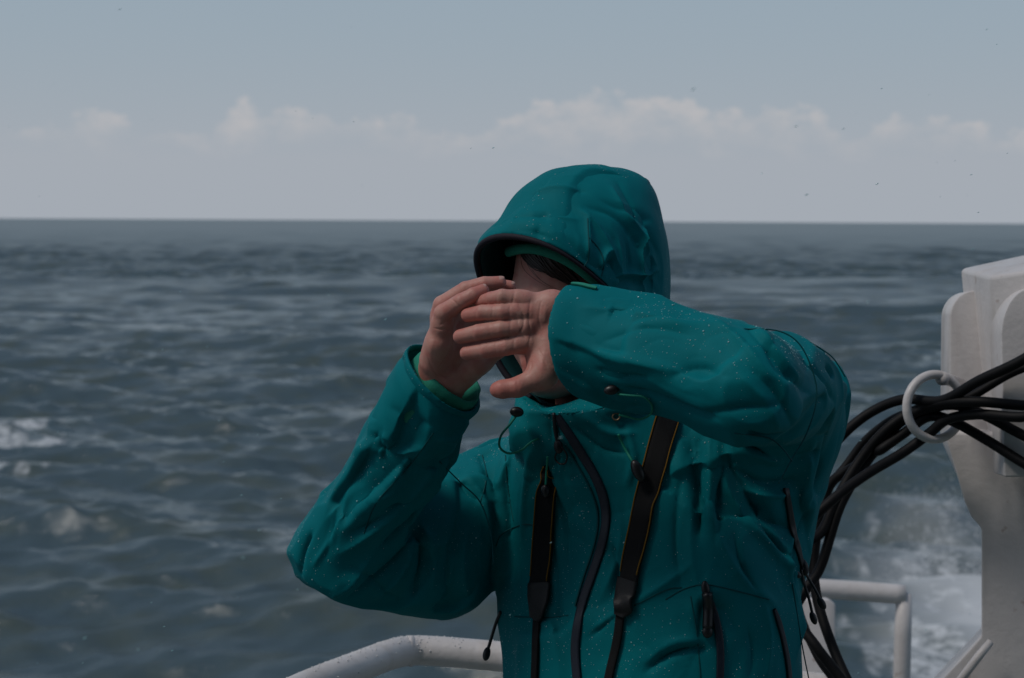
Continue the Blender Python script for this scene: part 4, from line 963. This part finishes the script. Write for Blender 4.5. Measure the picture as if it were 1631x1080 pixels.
RS = [gr([(692,523),(708,525),(727,521)], -1.3, 1.6), gr([(718,476),(726,482),(732,490)], -.9), gr([(748,464),(754,476)], -.7), gr([(692,490),(702,486)], -.6), gr([(724,530),(716,560),(700,585)], -1.1, 2.2), gr([(735,545),(738,570),(728,590)], -.9, 2), gr([(680,560),(690,590),(710,608)], -.7, 2), gr([(700,596),(712,601),(724,600)], -1.2, 2), gr([(695,600),(706,609)], -.9, 1.8),
      (1.0, 6, [(690,540),(686,565)]), gr([(740,457),(744,466)], -.6), gr([(720,500),(712,512),(700,518)], -.9, 2)]
tips = lambda L: [(js[-1], .016, .62) for js, rs in L]
LV, LFc, Lfl = hmesh(fL, [q for js, _ in LF for q in js]+LT[0]+[P(960, 540, d0)], .0009, LS, tips(LF)+[(LT[0][-1], .030, .7), (P(838, 560, d0), .012, .3), (P(822, 475, d0), .010, .3)])
RV, RFc, Rfl = hmesh(fR, [q for js, _ in RF for q in js]+RT[0]+[WR-AR*.03], .0009, RS, tips(RF)+[(RT[0][-1], .02, .8), (P(722, 505, e0-.03), .015, .4), (P(698, 500, e0-.02), .012, .3), (P(700, 590, e0), .02, .25)])
# face colouring: lips, jaw and nose reddened by wind
bfl = np.zeros(len(BV))
for c_, r_, s_ in ((H(0, -.085, .100), .024, .95), (H(0, -.045, .122), .022, .6), (H(.02, -.118, .07), .035, .6), (H(.05, -.10, .03), .03, .6)):
    bfl = np.maximum(bfl, s_*np.exp(-(np.linalg.norm(BV-c_, axis=1)/r_)**2))
av, af = join([(BV, BF), (LV, LFc), (RV, RFc)])
me = mesh_np('body', av, af); at = me.attributes.new('flush', 'FLOAT', 'POINT'); at.data.foreach_set('value', np.concatenate([bfl, Lfl, Rfl]).astype(np.float32))
body = link('body', me, M_SKIN, person)
# nails of the right hand (the ones that show) and the others
def nail(js, dors, r, fwd=.0005):
    tip, prev = js[-1], js[-2]; t = (tip-prev)/np.linalg.norm(tip-prev); n_ = dors-t*np.dot(dors, t); n_ /= np.linalg.norm(n_); s_ = np.cross(t, n_)
    bm = bmesh.new(); bmesh.ops.create_uvsphere(bm, u_segments=18, v_segments=12, radius=1)
    for v_ in bm.verts:
        q_ = np.array(v_.co); v_.co = Vector(tip+t*(q_[0]*r*.88+fwd-.001)+s_*q_[1]*r*.72+n_*(r*.80+q_[2]*r*.22-.35*abs(q_[1])**2*r*.4))
    bm_obj('fingernail', bm, M_NAIL, body, True)
for js, rs in RF: nail(js, dy*.85+dz*.45-dx*.15, rs[-1]*1.04)
for js, rs in LF+[LT]: nail(js, -dz, rs[-1]*1.04)

# hair: side-swept strands over the forehead
bm_parts = []
HS = Surface(BV, BF); rh = random.Random(5)
def on_head(u, v_, w_=None, lift=.003):
    """point on the head surface in direction (u,v,w) from the head centre"""
    d_ = u*L_+v_*U_+w_*F_; d_ /= np.linalg.norm(d_); h = HS.bvh.ray_cast(Vector(HC+d_*.25), Vector(-d_), .25)
    return (np.array(h[0])+d_*lift) if h[0] else HC+d_*.1
def strand(dirs, lift, r, n=5):
    q = catmull(np.array(dirs, float), n); pts = [on_head(a_, b_, c_, .0015+lift*(.55+.45*math.sin(math.pi*i_/(len(q)-1)))) for i_, (a_, b_, c_) in enumerate(q)]
    return tube(pts, np.interp(np.linspace(0, 1, len(q)), [0, .15, .75, 1], [r*.4, r, r*.8, r*.25]), 6)
def lock_dirs(t, jn=0.0):
    j = lambda: rh.gauss(0, jn)
    return [(-.38+.35*t+j(), 1.0, .30+j()), (-.36+.42*t+j(), .95, .75+j()), (-.28+.56*t+j(), .70-.10*t+j(), 1.0), (.02+.54*t+j(), .44-.16*t+j(), 1.0), (.38+.45*t+j(), .30-.22*t+j(), .95), (.80+.2*t+j(), -.05-.2*t+j(), .62), (.97+j(), -.6+j(), .35)]
rows = []
for k in range(26):
    q = catmull(np.array(lock_dirs(k/25*1.35)), 5); rows.append([on_head(a_, b_, c_, .0022) for a_, b_, c_ in q])
m_ = len(rows[0]); cap_v = np.array(rows).reshape(-1, 3); cap_f = np.array([(i*m_+j_, i*m_+j_+1, (i+1)*m_+j_+1, (i+1)*m_+j_) for i in range(25) for j_ in range(m_-1)]); bm_parts.append((cap_v, cap_f))
for k in range(260): bm_parts.append(strand(lock_dirs((k+rh.random())/260*1.35, .022), .0035+rh.random()*.0045, rh.uniform(.0007, .0014)))
for k in range(3): bm_parts.append(strand([(-.26+.02*k, .85, .9), (-.24+.06*k+rh.gauss(0,.03), .58, 1.0), (-.10+.05*k+rh.gauss(0,.05), .38, 1.0), (.10+.05*k+rh.gauss(0,.04), .22, 1.0), (.32+.03*k, .10, .95)], .003, .00028))
for k in range(120):
    t = k/119; j = lambda s: rh.gauss(0, s)
    bm_parts.append(strand([(-.3*t+j(.02), 1.0, .35), (-.25-.35*t, .95, .6+j(.04)), (-.75-.1*t+j(.02), .5, .45+j(.04)), (-.95, -.1, .25+j(.04))], .004, .0013))
ribbon('inner_hood', [(778,470,15),(786,448,17),(798,424,18),(818,406,17),(846,398,16),(876,403,16),(905,417,16),(930,436,17),(955,460,18),(975,485,18)], M_GREEN, inner, off=.0105, thick=.003, on=HS, dome=.003)
hv, hf = join(bm_parts); link('hair', mesh_np('hair', hv, hf), M_HAIR, person)

# trousers and boots (below the frame, so that the figure stands on the deck)
def legs(p):
    c = np.array([person.location[0], person.location[1], 0]); d = None
    for s in (-1, 1):
        hip = c+TL*s*.09+np.array([0, 0, .86]); kn = c+TL*s*.115+TF*.02+np.array([0, 0, .48]); an = c+TL*s*.125+np.array([0, 0, .12])
        q = smin(cone(p, hip, kn, .095, .066), cone(p, kn, an, .066, .056), .03); d = q if d is None else smin(d, q, .03)
    return d
c = np.array([person.location[0], person.location[1], 0])
lv, lf = surf(legs, c+np.array([-.3, -.3, .03]), c+np.array([.3, .3, 1.0]), .012); link('trousers', mesh_np('trousers', lv, lf), M_PANTS, person)
def boots(p):
    d = None
    for s in (-1, 1):
        b_ = c+TL*s*.125; q = cone(p, b_+np.array([0, 0, .2]), b_+np.array([0, 0, .05]), .052, .050); q = smin(q, cone(p, b_+np.array([0, 0, .042]), b_+TF*.17+np.array([0, 0, .035]), .045, .038), .02)
        d = q if d is None else np.minimum(d, q)
    return smax(d, .001-p[:, 2], .004)
lv, lf = surf(boots, c+np.array([-.4, -.4, -.05]), c+np.array([.4, .4, .3]), .008); link('boots', mesh_np('boots', lv, lf), M_BOOT, person)

# ---- camera strap round the neck
strap = empty('camera_strap', tuple(P(960, 900, 2.33))); tag(strap, 'black camera strap with ochre edge stitching hanging down over the teal jacket', 'camera strap')
def strap_part(pts, web):
    o, (cs, ns, s, ws) = ribbon('strap_pad', pts, M_STRAP, strap, off=.0035, thick=.0026, on=JT)
    for sg in (-1, 1):
        q = cs+s*(ws*.93*sg)[:, None]+ns*.0064; nq = int(len(q)*.93); v, f = tube(q[:nq], .00085, 6); link('edge_piping', mesh_np('edge_piping', v, f), M_YEL, strap)
    return cs
strap_part([(873,740,6),(874,756,20),(872,790,35),(869,840,38),(866,890,40),(862,935,40)], None)
ribbon('leather_end', [(863,928,42),(862,950,42),(860,968,36),(857,982,21)], M_STRAPP, strap, off=.005, thick=.003)
ribbon('webbing', [(858,978,15),(856,1020,15),(855,1060,15),(852,1120,15)], M_STRAP, strap, off=.003, thick=.0018)
strap_part([(1068,640,36),(1062,668,39),(1052,705,38),(1042,745,38),(1031,790,37),(1020,840,35),(1009,890,34),(1004,930,34)], None)
ribbon('leather_end', [(1004,922,38),(1000,945,38),(995,963,32),(990,980,18)], M_STRAPP, strap, off=.005, thick=.003)
ribbon('webbing', [(990,975,14),(986,1010,14),(979,1045,14),(971,1080,14),(962,1130,14)], M_STRAP, strap, off=.003, thick=.0018)
lock(1016, 750, (.007, .014, .006), 25, .014, jacket); lock(869, 782, (.0055, .008, .005), 5, .012, jacket)
cordline('drawcord', [(872,728),(871,745),(869,775)], .0014, M_CORD, jacket, off=.010)

# ---- rain beads on the cloth
bm_parts = []
ico = bmesh.new(); bmesh.ops.create_icosphere(ico, subdivisions=1, radius=1); iv = np.array([v_.co[:] for v_ in ico.verts]); itf = np.array([[v_.index for v_ in f_.verts] for f_ in ico.faces]); ico.free()
itf = np.hstack([itf, itf[:, 2:3]])
fc = JV[JF].mean(1); fn_ = JN[JF[:, 0]]
wgt = np.clip(.35+fn_[:, 2]*.9-fn_[:, 0]*.35-fn_[:, 1]*.3, 0.02, 1)*(fn_[:, 1] < .4)*(fc[:, 2] > .95); dens_ = fbm(fc*14, 3, 77); wgt *= sstep(.40, .62, dens_)*.9+.1
g = np.random.default_rng(4); pick = g.choice(len(fc), 5200, p=wgt/wgt.sum(), replace=False)
vs, fs = [], []
for i, q in enumerate(pick):
    r_ = float(np.clip(g.lognormal(-7.72, .36), .0003, .0016)); n_ = fn_[q]
    qv = iv*r_; qv = qv-np.outer(qv@n_, n_)*.45
    vs.append(fc[q]+n_*r_*.25+qv)
vs = np.concatenate(vs); k = len(iv); me = bpy.data.meshes.new('rain_beads')
tri = np.concatenate([itf[:, :3]+i*k for i in range(len(pick))])
me = mesh_np('rain_beads', vs, tri); o = link('rain_beads', me, M_DROP, jacket); o['kind'] = 'stuff'

# ---- spray thrown up by the ship's wash
g = np.random.default_rng(21); vs = []; nsp = 15000; k = len(iv)
c1 = P_sea(1590, 985); c2 = P_sea(1580, 850)
wgt_ = g.random(nsp) < .65; cen_ = np.where(wgt_[:, None], c1, c2)
pos = cen_+np.stack([g.normal(0, 1.15, nsp), g.normal(0, 4.0, nsp), np.abs(g.normal(0, .55, nsp))*np.exp(g.normal(0, .3, nsp))], 1)
clump = fbm(pos*np.array([.9, .5, 1.2]), 3, 90); pos = pos[clump > .44]
rad_ = np.clip(g.lognormal(-4.35, .4, len(pos)), .004, .035)
oct_v = np.array([[1,0,0],[-1,0,0],[0,1,0],[0,-1,0],[0,0,1],[0,0,-1]], float); oct_f = np.array([[0,2,4],[2,1,4],[1,3,4],[3,0,4],[2,0,5],[1,2,5],[3,1,5],[0,3,5]])
vs = (pos[:, None]+oct_v[None]*rad_[:, None, None]).reshape(-1, 3); tri = (oct_f[None]+np.arange(len(pos))[:, None, None]*6).reshape(-1, 3)
o = link('sea_spray', mesh_np('sea_spray', vs, tri), mat('spray_white', (.70, .72, .74), .9)); tag(o, 'white spray thrown up from the wake beside the big post', 'spray', kind='stuff')
# ---- falling drops
vs = []; n_d = 170; g = np.random.default_rng(9)
for i in range(n_d):
    px, py = g.uniform(-100, 1730), g.uniform(-80, 1100); d_ = g.uniform(1.2, 7); r_ = g.uniform(.0003, .00055)
    if 1.95 < d_ < 2.75 and 450 < px < 1380 and py > 240: d_ = 3.2+g.uniform(0, 3)
    dirn = dx*1.0+dy*g.normal(.42, .12)+dz*g.normal(0, .2); dirn /= np.linalg.norm(dirn)
    qv = iv*r_; qv = qv+np.outer(qv@dirn, dirn)*2.4; vs.append(P(px, py, d_)+qv)
vs = np.concatenate(vs); tri = np.concatenate([itf[:, :3]+i*k for i in range(n_d)])
o = link('rain', mesh_np('rain', vs, tri), M_DROP); tag(o, 'fine raindrops in the air around the person', 'rain', kind='stuff')
